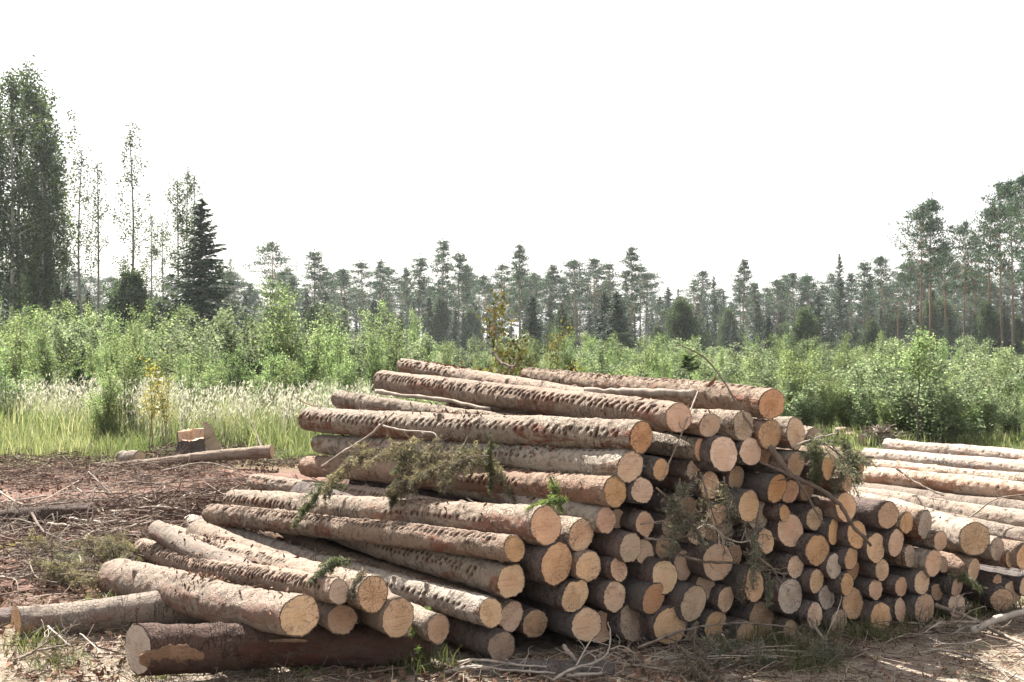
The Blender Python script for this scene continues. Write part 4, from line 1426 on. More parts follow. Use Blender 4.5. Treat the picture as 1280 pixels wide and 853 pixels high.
# --- treeline of pines; ordinal labels count from one landmark to the next
ORD = ['first', 'second', 'third', 'fourth', 'fifth', 'sixth', 'seventh', 'eighth', 'ninth', 'tenth', 'eleventh', 'twelfth']
SEGS = [
 ('pine of the far treeline past the big dark spruce', [(312, 350, 165), (340, 314, 160), (366, 342, 175), (392, 318, 170), (414, 338, 180), (432, 326, 175), (452, 334, 185), (471, 327, 175), (490, 342, 190), (508, 330, 180), (527, 326, 175)]),
 ('pine past the peaked tall one above the log tips', [(572, 318, 175), (588, 338, 190), (606, 344, 185), (628, 334, 190), (652, 308, 150), (670, 343, 185), (688, 337, 180), (705, 344, 190), (723, 328, 178), (743, 323, 172), (766, 330, 180)]),
 ('pine past the tallest red stemmed one over the thicket', [(802, 338, 175), (824, 364, 180), (872, 360, 185), (925, 334, 170), (942, 350, 178), (974, 350, 175), (990, 341, 172), (1005, 337, 170), (1030, 352, 175)]),
 ('pine between the narrow green tip and the leaning pair', [(1064, 346, 165), (1082, 336, 160), (1104, 323, 155), (1126, 342, 150)]),
 ('pine past the leaning pair on the rising wood edge', [(1182, 300, 125), (1204, 280, 122), (1219, 292, 128), (1236, 262, 116), (1253, 242, 112), (1267, 234, 110), (1284, 226, 105), (1302, 240, 100)]),
]
for s_, (ph, items) in enumerate(SEGS):
    for k_, (u, vt, Z) in enumerate(items):
        kd = pines[(k_ * 3 + s_ * 2) % 7] if s_ < 4 else pines[[5, 3, 1, 5, 3, 5, 1, 3][k_ % 8]]
        tree(kd, u + rng.normal() * 3, vt + rng.normal() * 5, Z, ORD[k_] + ' ' + ph, 'pine', 'pines of the far treeline', wide=rng.uniform(.8, 1.35) if s_ < 4 else rng.uniform(.6, .85))
tree(pines[2], 553, 302, 165, 'peaked pine highest above the far log tips, narrow top', 'pine', 'pines of the far treeline')
tree(pines[0], 787, 311, 160, 'tallest pine over the thicket with a long red bare stem', 'pine', 'pines of the far treeline')
tree(pines[3], 1150, 262, 112, 'leaning pine of a close pair with tall bare stems', 'pine', 'pines of the far treeline', .8)
tree(pines[5], 1163, 252, 113, 'taller pine of the close leaning pair', 'pine', 'pines of the far treeline', .8)
tree(spruces[2], 1050, 316, 165, 'narrow green spire standing alone above the treeline', 'spruce', wide=1.0)
tree(spruces[1], 848, 360, 170, 'bushy green spruce in the treeline, broad and rounded', 'spruce')
tree(spruces[2], 893, 344, 165, 'upright conical spruce in the treeline behind the thicket', 'spruce')
# --- second row, nothing tells these apart
for k_ in range(180):
    u = -70 + k_ * 7.9 + rng.normal() * 5
    Z = rng.uniform(190, 250)
    vt = rng.uniform(338, 382) - (25 if u > 1130 else 0) - (10 if u < 120 else 0)
    if k_ % 4 == 3:
        tree(spruces[(k_ // 4) % 4], u, vt + 4, Z, 'hazy spruce of the back row showing between nearer trunks', 'spruce', 'hazy spruces of the back row', wide=1.4)
    else:
        tree(pines[k_ % 7], u, vt, Z, 'hazy pine of the back row showing between nearer trunks', 'pine', 'hazy pines of the back row', wide=rng.uniform(1.1, 1.7))
for k_ in range(120):
    u = -70 + k_ * 11.8 + rng.normal() * 5
    tree(spruces[(k_ * 3) % 4], u, rng.uniform(378, 408), rng.uniform(172, 215), 'low dense spruce closing the gaps between the pine trunks', 'spruce', 'low spruces between the pine trunks', wide=rng.uniform(1.5, 2.2))
# --- undergrowth at the foot of the wood
for k_ in range(110):
    u = -50 + k_ * 12.6 + rng.normal() * 8
    Z = rng.uniform(95, 165)
    vt = rng.uniform(368, 418)
    if k_ % 3 == 0:
        tree(roundb, u, vt + 4, Z, 'bushy young birch in the dim undergrowth at the wood edge', 'birch', 'young birches at the wood edge', wide=rng.uniform(.8, 1.2))
    else:
        tree(spruces[(k_ // 2) % 4], u, vt - 6, Z, 'young dark spruce in the undergrowth at the wood edge', 'spruce', 'young spruces at the wood edge', wide=rng.uniform(1.2, 1.9))

# ================================================================ THICKET OF SAPLINGS
SP = ('stem', 'foliage')
saps = [Kind('birch_sapling', sapling(100 + i, 2.8, st, lf, nl, sp_, sl_), (M['sap_stem'], M['sap_leaf']), 2.8, SP) for i, (st, lf, nl, sp_, sl_) in enumerate(
    [(6, .042, 8000, .6, 1.0), (5, .040, 6500, .42, .85), (8, .043, 10500, .85, 1.05), (4, .042, 5200, .35, .9), (12, .042, 13000, 1.3, 1.05)])]
wil = [Kind('willow_bush', sapling(120 + i, 2.2, 13, .05, 12500, 1.35, 1.2, .04), (M['sap_stem'], M['willow_leaf']), 2.2, SP) for i in range(2)]


def bush(kind, u, vtop, Z, label, cat, group=None, wide=1.0):
    return tree(kind, u, vtop, Z, label, cat, group, wide)


HERO = [
 (saps[4], 18, 392, 23, 'wide pale birch bush at the picture edge, below the tall dark birches', 1.25),
 (saps[2], 62, 402, 25, 'pale birch bush next to the wide one at the picture edge', 1.1),
 (saps[0], 118, 432, 27, 'birch sapling in the dark gap between bushes, short', 1.0),
 (saps[2], 176, 402, 25, 'pointed bright birch bush behind the yellowing thin saplings', 1.1),
 (saps[1], 152, 418, 24, 'slim birch sapling hard by the pointed bright bush', 1.0),
 (saps[1], 228, 440, 24, 'small birch sapling before the foot of the big dark spruce', 1.1),
 (saps[0], 268, 445, 23, 'birch sapling straight above the notched stump', 1.1),
 (saps[2], 305, 425, 22, 'bright birch bush on the near side of the tall airy sapling', 1.0),
 (saps[3], 345, 345, 22.5, 'tall airy birch sapling, highest of the thicket', 1.1),
 (saps[1], 366, 362, 22, 'tall birch sapling touching the airy highest one', 1.2),
 (saps[2], 392, 395, 21, 'dense birch sapling beside the two tallest', 1.1),
 (saps[0], 428, 408, 22, 'birch sapling half way between the tallest pair and the log tips', 1.1),
 (saps[2], 462, 412, 24, 'bright birch sapling straight behind the upper log tips', 1.1),
 (saps[1], 500, 392, 24, 'upright bright birch sapling where the topmost logs begin', 1.2),
 (saps[4], 335, 440, 20.5, 'low wide birch bush over the thin lying pole', 1.1),
 (saps[4], 420, 452, 20, 'low wide birch bush behind the mossy log butt', 1.1),
 (wil[0], 930, 436, 27, 'grey green willow bush behind the rusty ridge log', 1.3),
 (wil[1], 1040, 446, 25, 'wide grey green willow bush beyond the upper stack corner', 1.4),
 (saps[4], 1100, 440, 24, 'bright bush next to the lone thin stemmed sapling', 1.2),
 (wil[0], 1200, 452, 26, 'broad willow bush behind the peeled logs', 1.5),
 (saps[2], 1262, 448, 24, 'bright bush at the picture edge above the peeled logs', 1.3),
]
for kd, u, vt, Z, lab, wd in HERO:
    bush(kd, u, vt, Z, lab, 'bush' if kd in wil else 'sapling', 'young trees of the thicket', wd)
for k_ in range(120):
    u = -60 + k_ * 11.6 + rng.normal() * 6
    Z = rng.uniform(25, 40)
    vt = rng.uniform(412, 440) if u > 540 else rng.uniform(372, 436)
    if k_ % 3 == 1:
        bush(wil[k_ % 2], u, vt, Z, 'willow bush massed in the thicket between meadow and wood', 'bush', 'willow bushes massed in the thicket', rng.uniform(1.1, 1.6))
    else:
        bush(saps[k_ % 5], u, vt, Z, 'birch sapling massed in the thicket between meadow and wood', 'sapling', 'birch saplings massed in the thicket', rng.uniform(.75, 1.3))
for k_ in range(44):
    u = 545 + k_ * 18 + rng.normal() * 8
    bush([wil[0], saps[0], saps[4], wil[1], saps[2]][k_ % 5], u, rng.uniform(432, 492), rng.uniform(18.5, 23.5),
         'low bush at the near edge of the thicket, beyond the stack', 'bush', 'low bushes at the near thicket edge', rng.uniform(1.1, 1.6))
for k_ in range(15):
    u = -30 + k_ * 38 + rng.normal() * 8
    bush([saps[2], saps[0], saps[4], saps[1]][k_ % 4], u, rng.uniform(425, 480), rng.uniform(18.2, 23.5),
         'low birch bush rising out of the pale meadow grass', 'bush', 'low birch bushes in the meadow grass', rng.uniform(1.0, 1.4))

ysp = Kind('young_spruce', spruce(70, 3, 1.0, .02, 3.2, .35, .25), (M['spruce_trunk'], M['young_needles']), 3, ('trunk', 'crown'))
for k_, (u, vt, Z) in enumerate([(862, 436, 25), (708, 442, 27), (1215, 462, 21), (1098, 450, 23), (100, 452, 23)]):
    bush(ysp, u, vt, Z, 'small dull green spruce half hidden among the leafy bushes of the thicket', 'spruce', 'small spruces hidden in the thicket', 1.3)
# single young trees
k1 = Kind('young_tree', sapling(131, 3.0, 1, .05, 1900, .05, 1.25, .6), (M['branch_dark_stem'], M['sap_leaf']), 3.0, SP)
tree(k1, 1152, 416, 17.3, 'lone thin stemmed young tree with a small spreading top, beyond the peeled logs', 'young tree', wide=1.5)
k2 = Kind('young_tree', sapling(132, 2.2, 2, .055, 700, .4, 1.1, .4), (M['sap_stem'], M['yellow_leaf']), 2.2, SP)
tree(k2, 190, 452, 16.9, 'yellowing thin sapling with bent dark stem in the pale grass', 'young tree')
tree(k2, 207, 470, 17.0, 'second yellowing sapling, straight dark stem just before the notched stump', 'young tree', rz=2.0)
k3 = Kind('young_tree', sapling(133, 2.6, 3, .052, 2300, .75, 1.25, .25), (M['sap_stem'], M['wilt_leaf']), 2.6, SP)
tree(k3, 645, 372, 11.5, 'wilting yellow brown young tree rising behind the topmost logs', 'young tree', wide=1.0)
tree(k3, 690, 412, 12.0, 'lower drooping wilted sapling beside the yellow brown one', 'young tree', wide=.8, rz=2.5)
# ================================================================ BRANCHES, BOUGHS, STUMPS
M['branch'] = stem_material('dead_branch', (.135, .105, .085), (.24, .20, .165), 18)
M['branch_pale'] = stem_material('bleached_branch', (.22, .188, .158), (.32, .282, .242), 18)
M['branch_dark'] = stem_material('dark_branch', (.07, .053, .044), (.125, .096, .078), 18)
M['needles_dry'] = leaf_material('dry_needles', [(0, (.060, .052, .038)), (.5, (.140, .122, .090)), (.8, (.225, .190, .145)), (1, (.36, .29, .23))], .3, .7, .02, .15)
M['needles_grey'] = leaf_material('grey_needles', [(0, (.065, .07, .053)), (.5, (.14, .145, .11)), (1, (.27, .255, .205))], .3, .7, .02, .15)
M['needles_green'] = leaf_material('green_needles', [(0, (.036, .044, .026)), (.5, (.075, .088, .048)), (1, (.14, .145, .09))], .3, .6, .02, .2)
M['needles_bright'] = leaf_material('fresh_needles', [(0, (.055, .085, .026)), (.5, (.10, .14, .045)), (1, (.17, .20, .08))], .4, .6, .02, .2)


def smooth(pts, n=14):
    pts = np.asarray(pts, float)
    s = np.linspace(0, len(pts) - 1, n)
    out = []
    for q in s:
        i = int(min(len(pts) - 2, q))
        f = q - i
        p0, p1, p2, p3 = pts[max(0, i - 1)], pts[i], pts[i + 1], pts[min(len(pts) - 1, i + 2)]
        out.append(.5 * (2 * p1 + (p2 - p0) * f + (2 * p0 - 5 * p1 + 4 * p2 - p3) * f * f + (3 * p1 - p0 - 3 * p2 + p3) * f ** 3))
    return np.array(out)


def twigs(mb, path, r0, n, L, r_, level=1, up=0.0, down=0.0):
    """Side twigs along a path."""
    for _ in range(n):
        f = r_.uniform(.15, 1.0)
        p0 = at(path, f)
        i = int(min(len(path) - 2, f * (len(path) - 1)))
        tg = unit(path[i + 1] - path[i])
        d = unit(tg * r_.uniform(.3, 1.0) + r_.normal(size=3) * .75 + np.array([0, 0, up - down]))
        l = L * r_.uniform(.4, 1.1) * (1.15 - .6 * f)
        pts = [p0]
        q = p0
        for s in range(4):
            d = unit(d + r_.normal(size=3) * .22 + np.array([0, 0, .1 * up - .12 * down]))
            q = q + d * l / 4
            pts.append(q)
        r1 = r0 * (1.05 - .7 * f) * .55
        tube(mb, pts, np.linspace(r1, max(.0012, r1 * .3), 5), 4, r_.random(), cap=True)
        if level > 0:
            twigs(mb, np.array(pts), r1, max(1, n // 3), l * .5, r_, level - 1, up, down)


def branch(pts, r0, r1, label, mat='branch', seed=0, side=4, L=.18, level=1, group=None, name='bare_branch', up=.1, forks=(), cat='branch'):
    r_ = np.random.default_rng(seed + 5000)
    path = smooth(pts, 5 * len(pts))
    path = path + r_.normal(size=path.shape) * r0 * .18
    org = path[0].copy()
    mb = MB()
    rad = np.linspace(r0, r1, len(path)) * (1 + .12 * r_.normal(size=len(path)))
    tube(mb, path - org, rad, 7, r_.random(), rough=.12)
    twigs(mb, path - org, r0, side, L, r_, level, up)
    for fp, fr in forks:
        q = smooth(fp, 4 * len(fp))
        tube(mb, q - org, np.linspace(fr, fr * .4, len(q)), 6, r_.random(), rough=.1)
        twigs(mb, q - org, fr, max(1, side // 2), L * .8, r_, level, up)
    o = mb.build(name, M[mat], None, True)
    o.location = Vector(org.tolist())
    tag(o, label, cat, group)
    return o


def px(*pts):
    return [P(*q) for q in pts]


branch(px((402, 583, 7.35), (430, 565, 7.2), (460, 546, 7.05), (492, 516, 7.1)), .011, .007, 'bare stick leaning up against the mossy log with the torn butt', seed=1, side=1, L=.1)
branch(px((474, 531, 7.35), (505, 538, 7.2), (540, 541, 7.05), (546, 548, 7.0)), .007, .004, 'thin crooked twig lying along the flank of the mossy log', 'branch_pale', seed=2, side=2, L=.08)
branch(px((470, 489, 8.45), (505, 495, 8.2), (555, 500, 7.9), (612, 512, 7.5)), .018, .012, 'slender brown pole wedged below the topmost log', seed=3, side=3, L=.08)
branch(px((730, 489, 7.0), (775, 489, 6.85), (830, 492, 6.6), (868, 493, 6.5)), .022, .026, 'peeled splintered pole lying against the ridge log', 'branch', seed=4, side=3, L=.06)
branch(px((942, 538, 6.33), (922, 507, 6.36), (905, 478, 6.4), (880, 447, 6.4), (848, 431, 6.4)), .007, .003, 'dark bent twig arching up over the ridge log', 'branch_dark', seed=5, side=1, L=.06)
branch(px((872, 490, 6.4), (856, 532, 6.12), (838, 575, 6.12), (826, 602, 6.1)), .005, .003, 'thin pale twig hanging across the topmost log end', 'branch', seed=6, side=4, L=.12)
branch(px((962, 556, 6.33), (985, 590, 6.3), (1002, 601, 6.28), (1030, 614, 6.3), (1052, 634, 6.34), (1068, 660, 6.38), (1090, 683, 6.4)), .016, .010, 'thick forked grey branch thrown across the sawn ends', 'branch_dark', seed=7, side=2, L=.12,
       forks=[(px((996, 600, 6.28), (1008, 618, 6.28), (1020, 640, 6.3), (1030, 656, 6.3)), .010), (px((1000, 601, 6.28), (975, 588, 6.3), (950, 578, 6.32)), .013)])
branch(px((806, 673, 6.1), (830, 675, 6.08), (856, 671, 6.08), (872, 668, 6.1)), .008, .004, 'grey dry stick lying level across the shaded ends', seed=8, side=4, L=.12)
branch(px((826, 682, 6.1), (850, 693, 6.08), (880, 702, 6.08), (922, 704, 6.12)), .009, .006, 'thick dark twig crossing the broad tan end', 'branch_dark', seed=9, side=3, L=.14)
branch(px((800, 656, 6.12), (830, 651, 6.1), (858, 644, 6.08), (878, 639, 6.06)), .005, .003, 'thin twig with a pale broken tip sticking out of the dry bough', 'branch', seed=10, side=2, L=.1)
branch(px((872, 662, 6.1), (885, 656, 6.05), (898, 664, 6.03), (905, 680, 6.05)), .006, .003, 'bleached tuft of curled fine twigs hung on the stack', 'branch_pale', seed=11, side=12, L=.16, level=1)
branch(px((905, 672, 6.1), (925, 678, 6.1), (945, 676, 6.12), (962, 690, 6.14)), .005, .002, 'wiry pale twig below the pale yellowish oval end', 'branch_pale', seed=12, side=4, L=.16)
branch(px((940, 690, 6.2), (952, 700, 6.15), (966, 712, 6.13), (978, 730, 6.15)), .006, .002, 'brown fan of fine twigs drooping over the stack face', 'branch', seed=13, side=16, L=.16, level=1)
branch(px((990, 560, 6.36), (1005, 553, 6.3), (1022, 547, 6.3), (1046, 542, 6.35)), .006, .003, 'pale twig reaching sideways from the stack corner', 'branch_pale', seed=14, side=5, L=.14)
# bleached brush at the foot of the stack
branch([G(556, 846) + [0, 0, .02], G(590, 846) + [0, 0, .05], G(640, 848) + [0, 0, .04], G(695, 849) + [0, 0, .03]], .010, .006, 'bleached crooked branch lying before the dark rounded end', 'branch_pale', seed=15, side=6, L=.18)
branch([G(572, 838) + [0, 0, .04], G(600, 842) + [0, 0, .07], G(645, 846) + [0, 0, .06], G(684, 846) + [0, 0, .05]], .009, .005, 'second bleached branch, crossing the crooked one', 'branch_pale', seed=16, side=6, L=.16)
branch(px((690, 851, 5.56), (716, 836, 5.6), (745, 828, 5.66), (760, 815, 5.72), (763, 795, 5.74), (760, 778, 5.74)), .008, .003, 'white forked branch curving up in front of the torn wedge end', 'branch_pale', seed=17, side=9, L=.16,
       forks=[(px((720, 833, 5.6), (735, 806, 5.66), (740, 800, 5.68)), .005), (px((764, 812, 5.72), (778, 808, 5.7), (795, 818, 5.68)), .004)])
branch(px((704, 807, 5.8), (712, 817, 5.75), (722, 829, 5.72)), .012, .010, 'thick grey stub jutting from the dark gap', 'branch', seed=18, side=0)
branch(px((708, 846, 5.6), (725, 844, 5.6), (752, 842, 5.62)), .011, .008, 'short white rod beside the forked bleached branch', 'branch_pale', seed=19, side=3, L=.12)
branch([G(770, 836) + [0, 0, .03], G(820, 843) + [0, 0, .03], G(875, 850) + [0, 0, .02]], .008, .004, 'grey rod lying in the brushwood, running out of the picture', 'branch', seed=20, side=6, L=.25)
branch([G(796, 822) + [0, 0, .05], G(850, 812) + [0, 0, .10], G(910, 806) + [0, 0, .12], G(985, 806) + [0, 0, .10], G(1005, 812) + [0, 0, .06]], .008, .003, 'long arching grey branch in the brushwood', 'branch', seed=21, side=12, L=.3)
branch([G(890, 846) + [0, 0, .02], G(925, 838) + [0, 0, .05], G(938, 830) + [0, 0, .10]], .006, .003, 'brown twig with a white broken tip in the brushwood', 'branch_dark', seed=22, side=3, L=.12)
branch([G(1012, 800) + [0, 0, .12], G(1026, 808) + [0, 0, .06], G(1042, 822) + [0, 0, .02]], .009, .006, 'straight grey stick propped on the grass tuft', 'branch', seed=23, side=2, L=.1)
branch(px((1030, 800, 6.3), (1042, 775, 6.32), (1050, 755, 6.4), (1052, 745, 6.4)), .004, .002, 'thin upright twig before the dark brownish end', 'branch_pale', seed=24, side=1, L=.06)
branch([G(1062, 786) + [0, 0, .05], G(1085, 798) + [0, 0, .03], G(1100, 810) + [0, 0, .02]], .006, .004, 'bent twig on the shaded earth below the stained end', 'branch', seed=25, side=2, L=.12)
branch([G(1170, 778) + [0, 0, .10], G(1205, 786) + [0, 0, .08], G(1245, 800) + [0, 0, .05], G(1300, 822) + [0, 0, .03]], .015, .010, 'long bare stick angling over the sunlit brush heap', 'branch', seed=26, side=6, L=.2)
branch([G(1215, 800) + [0, 0, .05], G(1245, 792) + [0, 0, .08], G(1300, 778) + [0, 0, .08]], .022, .020, 'stout pale pole on the brush heap at the picture edge', 'branch_pale', seed=27, side=3, L=.2)
branch([G(1160, 818) + [0, 0, .03], G(1200, 824) + [0, 0, .03], G(1250, 842) + [0, 0, .02], G(1290, 860) + [0, 0, .02]], .008, .005, 'thin light stick on the ground running towards the bottom corner', 'branch_pale', seed=28, side=4, L=.15)
branch([G(1155, 795) + [0, 0, .04], G(1185, 800) + [0, 0, .10], G(1225, 795) + [0, 0, .08]], .012, .008, 'knotted brown branch in the brush heap', 'branch', seed=29, side=9, L=.25)
branch(px((1200, 658, 8.6), (1222, 640, 8.7), (1245, 624, 8.7), (1285, 618, 8.7)), .007, .004, 'long thin twig bowed above the second row logs', 'branch', seed=30, side=2, L=.15)
branch(px((1120, 585, 10.2), (1140, 600, 10.1), (1162, 612, 9.9), (1180, 620, 9.8)), .010, .005, 'twig fallen over the peeled logs', 'branch', seed=31, side=4, L=.2)
branch(px((616, 440, 7.9), (626, 453, 7.8), (643, 458, 7.7), (646, 448, 7.7)), .010, .008, 'crooked stub standing on the topmost logs', 'branch_dark', seed=32, side=3, L=.15)
branch([G(333, 580) + [0, 0, .02], G(318, 560) + [0, 0, .30], G(305, 546) + [0, 0, .5]], .014, .010, 'short dark stick poking up beside the thin lying pole', 'branch_dark', seed=33, side=0)

# slash heap: larger dead branches that can be told apart
SL = [
 ([(0, 628), (30, 640), (60, 632), (98, 610)], .010, 'branch', 'crooked branch reaching up beside the mossy rotten log'),
 ([(110, 598), (140, 626), (165, 645), (215, 655)], .009, 'branch_dark', 'dark bent branch slanting down the slash towards the yellow moss'),
 ([(118, 628), (150, 630), (182, 628)], .010, 'branch', 'straight level branch in the middle of the slash'),
 ([(150, 655), (195, 645), (235, 640), (262, 645)], .009, 'branch', 'branch lying level beside the yellow moss'),
 ([(104, 694), (112, 684), (140, 672), (188, 671)], .014, 'branch', 'curved grey branch with a hooked pale foot'),
 ([(60, 666), (100, 669), (150, 668)], .015, 'branch', 'long smooth rod in the bundle of level branches'),
 ([(88, 658), (125, 664), (160, 672)], .013, 'branch_pale', 'paler rod slanting over the bundle of level branches'),
 ([(140, 652), (200, 650), (238, 655)], .014, 'branch', 'rod at the upper edge of the bundle of level branches'),
 ([(185, 652), (205, 640), (240, 634)], .013, 'branch_pale', 'pale forked branch ending at the spiked log tips'),
 ([(20, 690), (70, 689), (120, 696), (165, 712)], .010, 'branch', 'long branch bowed over the green grey boughs'),
 ([(40, 660), (55, 680), (85, 690)], .011, 'branch_dark', 'dark branch crossing a mossy hump'),
 ([(60, 700), (95, 706), (102, 720)], .007, 'branch_pale', 'bleached twig drooping over the bough heap'),
 ([(0, 735), (20, 738), (42, 736)], .010, 'branch', 'grey stick at the picture edge above the lying log'),
 ([(200, 600), (255, 588), (300, 596)], .010, 'branch', 'thin branch before the thin lying pole'),
 ([(60, 806), (75, 818), (88, 826)], .005, 'branch_pale', 'small white twig on the trodden ground'),
 ([(100, 808), (115, 818), (128, 834)], .004, 'branch_pale', 'thin bowed straw coloured twig near the cross log end'),
 ([(25, 844), (50, 836), (80, 828)], .008, 'branch', 'flat splinter of bark on the trodden ground'),
]
for k_, (pts, r0, mt, lab) in enumerate(SL):
    w3 = [G(*q) + np.array([0, 0, r0 + .05 + .05 * rng.random()]) for q in pts]
    branch(w3, r0 * 1.15, r0 * .6, lab, mt, 100 + k_, 6, .35, 1)
for k_ in range(64):
    u, v = rng.uniform(-20, 260), rng.uniform(596, 735)
    if v > 735 - (u - 130) * .4 and u > 130:
        v = rng.uniform(592, 660)
    q = G(u, v)
    a = rng.normal() * .6 + (PI if rng.random() < .5 else 0)
    L = rng.uniform(.4, 1.3)
    d = np.array([math.cos(a), math.sin(a) * .9, 0])
    pts = []
    bend = rng.normal() * .18
    for s in np.linspace(-.5, .5, 4):
        c = q + d * L * s + np.array([-d[1], d[0], 0]) * bend * (s * s) * 4 * L * .5
        c[2] = gh(c[0], c[1]) + .02 + .07 * rng.random()
        pts.append(c)
    branch(pts, rng.uniform(.005, .014), .003, 'dead bare branch tangled in the brown slash beside the fan of logs', ['branch', 'branch_dark', 'branch', 'branch_dark', 'branch_pale'][k_ % 5], 200 + k_, 9, .32, 1, 'dead branches tangled in the slash')
for k_ in range(26):
    u, v = rng.uniform(780, 1060), rng.uniform(806, 846)
    if k_ > 17:
        u, v = rng.uniform(1120, 1290), rng.uniform(780, 815)
    q = G(u, v)
    a = rng.normal() * .5 + (PI if rng.random() < .5 else 0)
    L = rng.uniform(.25, .6)
    d = np.array([math.cos(a), math.sin(a) * .7, 0])
    pts = [q + d * L * s + np.array([0, 0, .02 + .06 * rng.random()]) for s in np.linspace(-.5, .5, 4)]
    branch(pts, rng.uniform(.003, .006), .0018, 'dry grey twig in the brushwood at the foot of the stack', ['branch', 'branch_dark', 'branch_pale'][k_ % 3], 300 + k_, 8, .2, 1, 'dry twigs at the foot of the stack')


def bough(p0, d, L, label, mat='needles_dry', seed=0, droop=.6, dens=1.0, group=None, needle=.018, wid=.5, twig_gap=.022):
    """Cut conifer bough: stem, flat sprays of side twigs, needles all along."""
    r_ = np.random.default_rng(seed + 9000)
    d = unit(d)
    p0 = np.asarray(p0, float)
    st, nd = MB(), MB()
    pts = [np.zeros(3)]
    q = np.zeros(3)
    dd = d.copy()
    ns = 10
    for s in range(ns):
        dd = unit(dd + np.array([0, 0, -droop * .10]) + r_.normal(size=3) * .06)
        q = q + dd * L / ns
        pts.append(q)
    pts = np.array(pts)
    tube(st, pts, np.linspace(.006, .002, ns + 1), 5, r_.random())
    side = unit(np.cross(d, [0, 0, 1]) + r_.normal(size=3) * .3)
    C, A_ = [], []

    def needles(a, b):
        l = np.linalg.norm(b - a)
        n = int(620 * l * dens)
        if n < 1:
            return
        tg = (b - a) / l
        s = r_.random(n)
        rad = r_.normal(size=(n, 3))
        rad -= tg * (rad @ tg)[:, None]
        rad /= np.linalg.norm(rad, axis=1)[:, None]
        ax = rad * .8 + tg * .7
        ax /= np.linalg.norm(ax, axis=1)[:, None]
        C.append(a + (b - a) * s[:, None] + ax * needle * .5)
        A_.append(ax)
    for f in np.arange(.06, 1.0, twig_gap / L):
        a = at(pts, min(.99, f))
        i = int(min(ns - 1, f * ns))
        tg = unit(pts[i + 1] - pts[i])
        for sg in (-1, 1):
            if r_.random() < .15:
                continue
            l = L * wid * .6 * (1.05 - f) ** .7 * r_.uniform(.45, 1.1) * min(1, f * 4 + .3)
            dv = unit(tg * .7 + sg * side * .7 + r_.normal(size=3) * .5 + np.array([0, 0, -droop * .35]))
            b = a + dv * l * .55
            c = b + unit(dv + np.array([0, 0, -droop * .5])) * l * .45
            tube(st, [a, b, c], [.0022, .0016, .0008], 3, r_.random(), cap=False)
            needles(a, b)
            needles(b, c)
            for h_ in range(4):
                e = a + (b - a) * r_.uniform(.3, 1)
                g = e + unit(dv + r_.normal(size=3) * .7 + np.array([0, 0, -droop * .4])) * l * .35
                needles(e, g)
    needles(pts[ns // 3], pts[-1])
    C = np.concatenate(C)
    C = C + r_.normal(size=C.shape) * .006
    leafs(nd, C, needle * 1.35, aspect=.13, axis=np.concatenate(A_) * 3, spread=.8)
    e = st.build('spruce_bough', M['branch_dark'])
    e.location = Vector(p0.tolist())
    n = nd.build('needles', M[mat], e)
    tag(e, label, 'bough', group)
    return e


D = lambda x, y, z: np.array([x, y, z], float)
# the large dry boughs lying over the pale smooth log
bough(P(612, 570, 6.62), D(-1, .45, .05), .78, 'largest dry bough spread along the smooth pale log', 'needles_dry', 1, .9, .85, wid=.55)
bough(P(560, 548, 6.95), D(-.8, -.3, -.25), .50, 'dry bough drooping from the mossy log flank', 'needles_dry', 2, 1.2, .75, wid=.7)
bough(P(520, 552, 7.0), D(-.4, -.3, -.6), .42, 'greenish bough hanging over the red flecked log', 'needles_green', 3, 1.0, .8, wid=.6)
bough(P(590, 556, 6.8), D(.5, -.3, -.35), .45, 'brown dry bough hanging at the head of the heap of boughs', 'needles_dry', 4, 1.0, .75, wid=.6)
bough(P(480, 560, 7.1), D(-.9, -.1, -.15), .48, 'dull bough lying towards the torn log butt', 'needles_dry', 5, .8, .75, wid=.6)
bough(P(505, 580, 6.95), D(-.2, -.4, -.9), .28, 'dark green sprig hanging down between two logs', 'needles_green', 6, 1.0, 1.3, wid=.6)
bough(P(612, 545, 6.7), D(.15, -.25, -.9), .34, 'upright green strand lying across the pale smooth log', 'needles_green', 7, .6, 1.3, wid=.35)
bough(P(430, 600, 7.4), D(-.7, -.1, -.1), .45, 'small grey green bough before the far butt of the flecked log', 'needles_green', 9, .8, 1.1, wid=.6)
bough(P(445, 700, 5.72), D(-.9, -.1, .15), .26, 'small green bough lying on the orange ended grey log', 'needles_green', 10, 1.0, 1.5, wid=.75)
bough(P(455, 712, 5.66), D(-.3, -.4, -.3), .16, 'dry tuft beside the small green bough', 'needles_dry', 11, 1.0, 1.4, wid=.7)
bough(P(688, 596, 6.1), D(.12, -.3, -.9), .20, 'fresh bright green sprig on the white topped log', 'needles_bright', 12, .4, .9, wid=.6)
bough(P(712, 627, 6.05), D(-.9, -.15, .1), .26, 'flat fresh green sprig across the white topped log', 'needles_bright', 13, .4, .9, wid=.5)
for k_, (u, v, Z, dx, dy, dz, L, mt) in enumerate([(585, 546, 6.8, -.2, -.4, -.7, .36, 'needles_grey'), (530, 545, 7.05, -.7, -.3, -.2, .42, 'needles_dry'), (500, 568, 7.0, .4, -.4, -.3, .34, 'needles_dry')]):
    bough(P(u, v, Z), D(dx, dy, dz), L, 'dry bough matted into the heap on the pale smooth log', mt, 80 + k_, 1.0, .7, 'dry boughs matted on the pale smooth log', wid=.75)
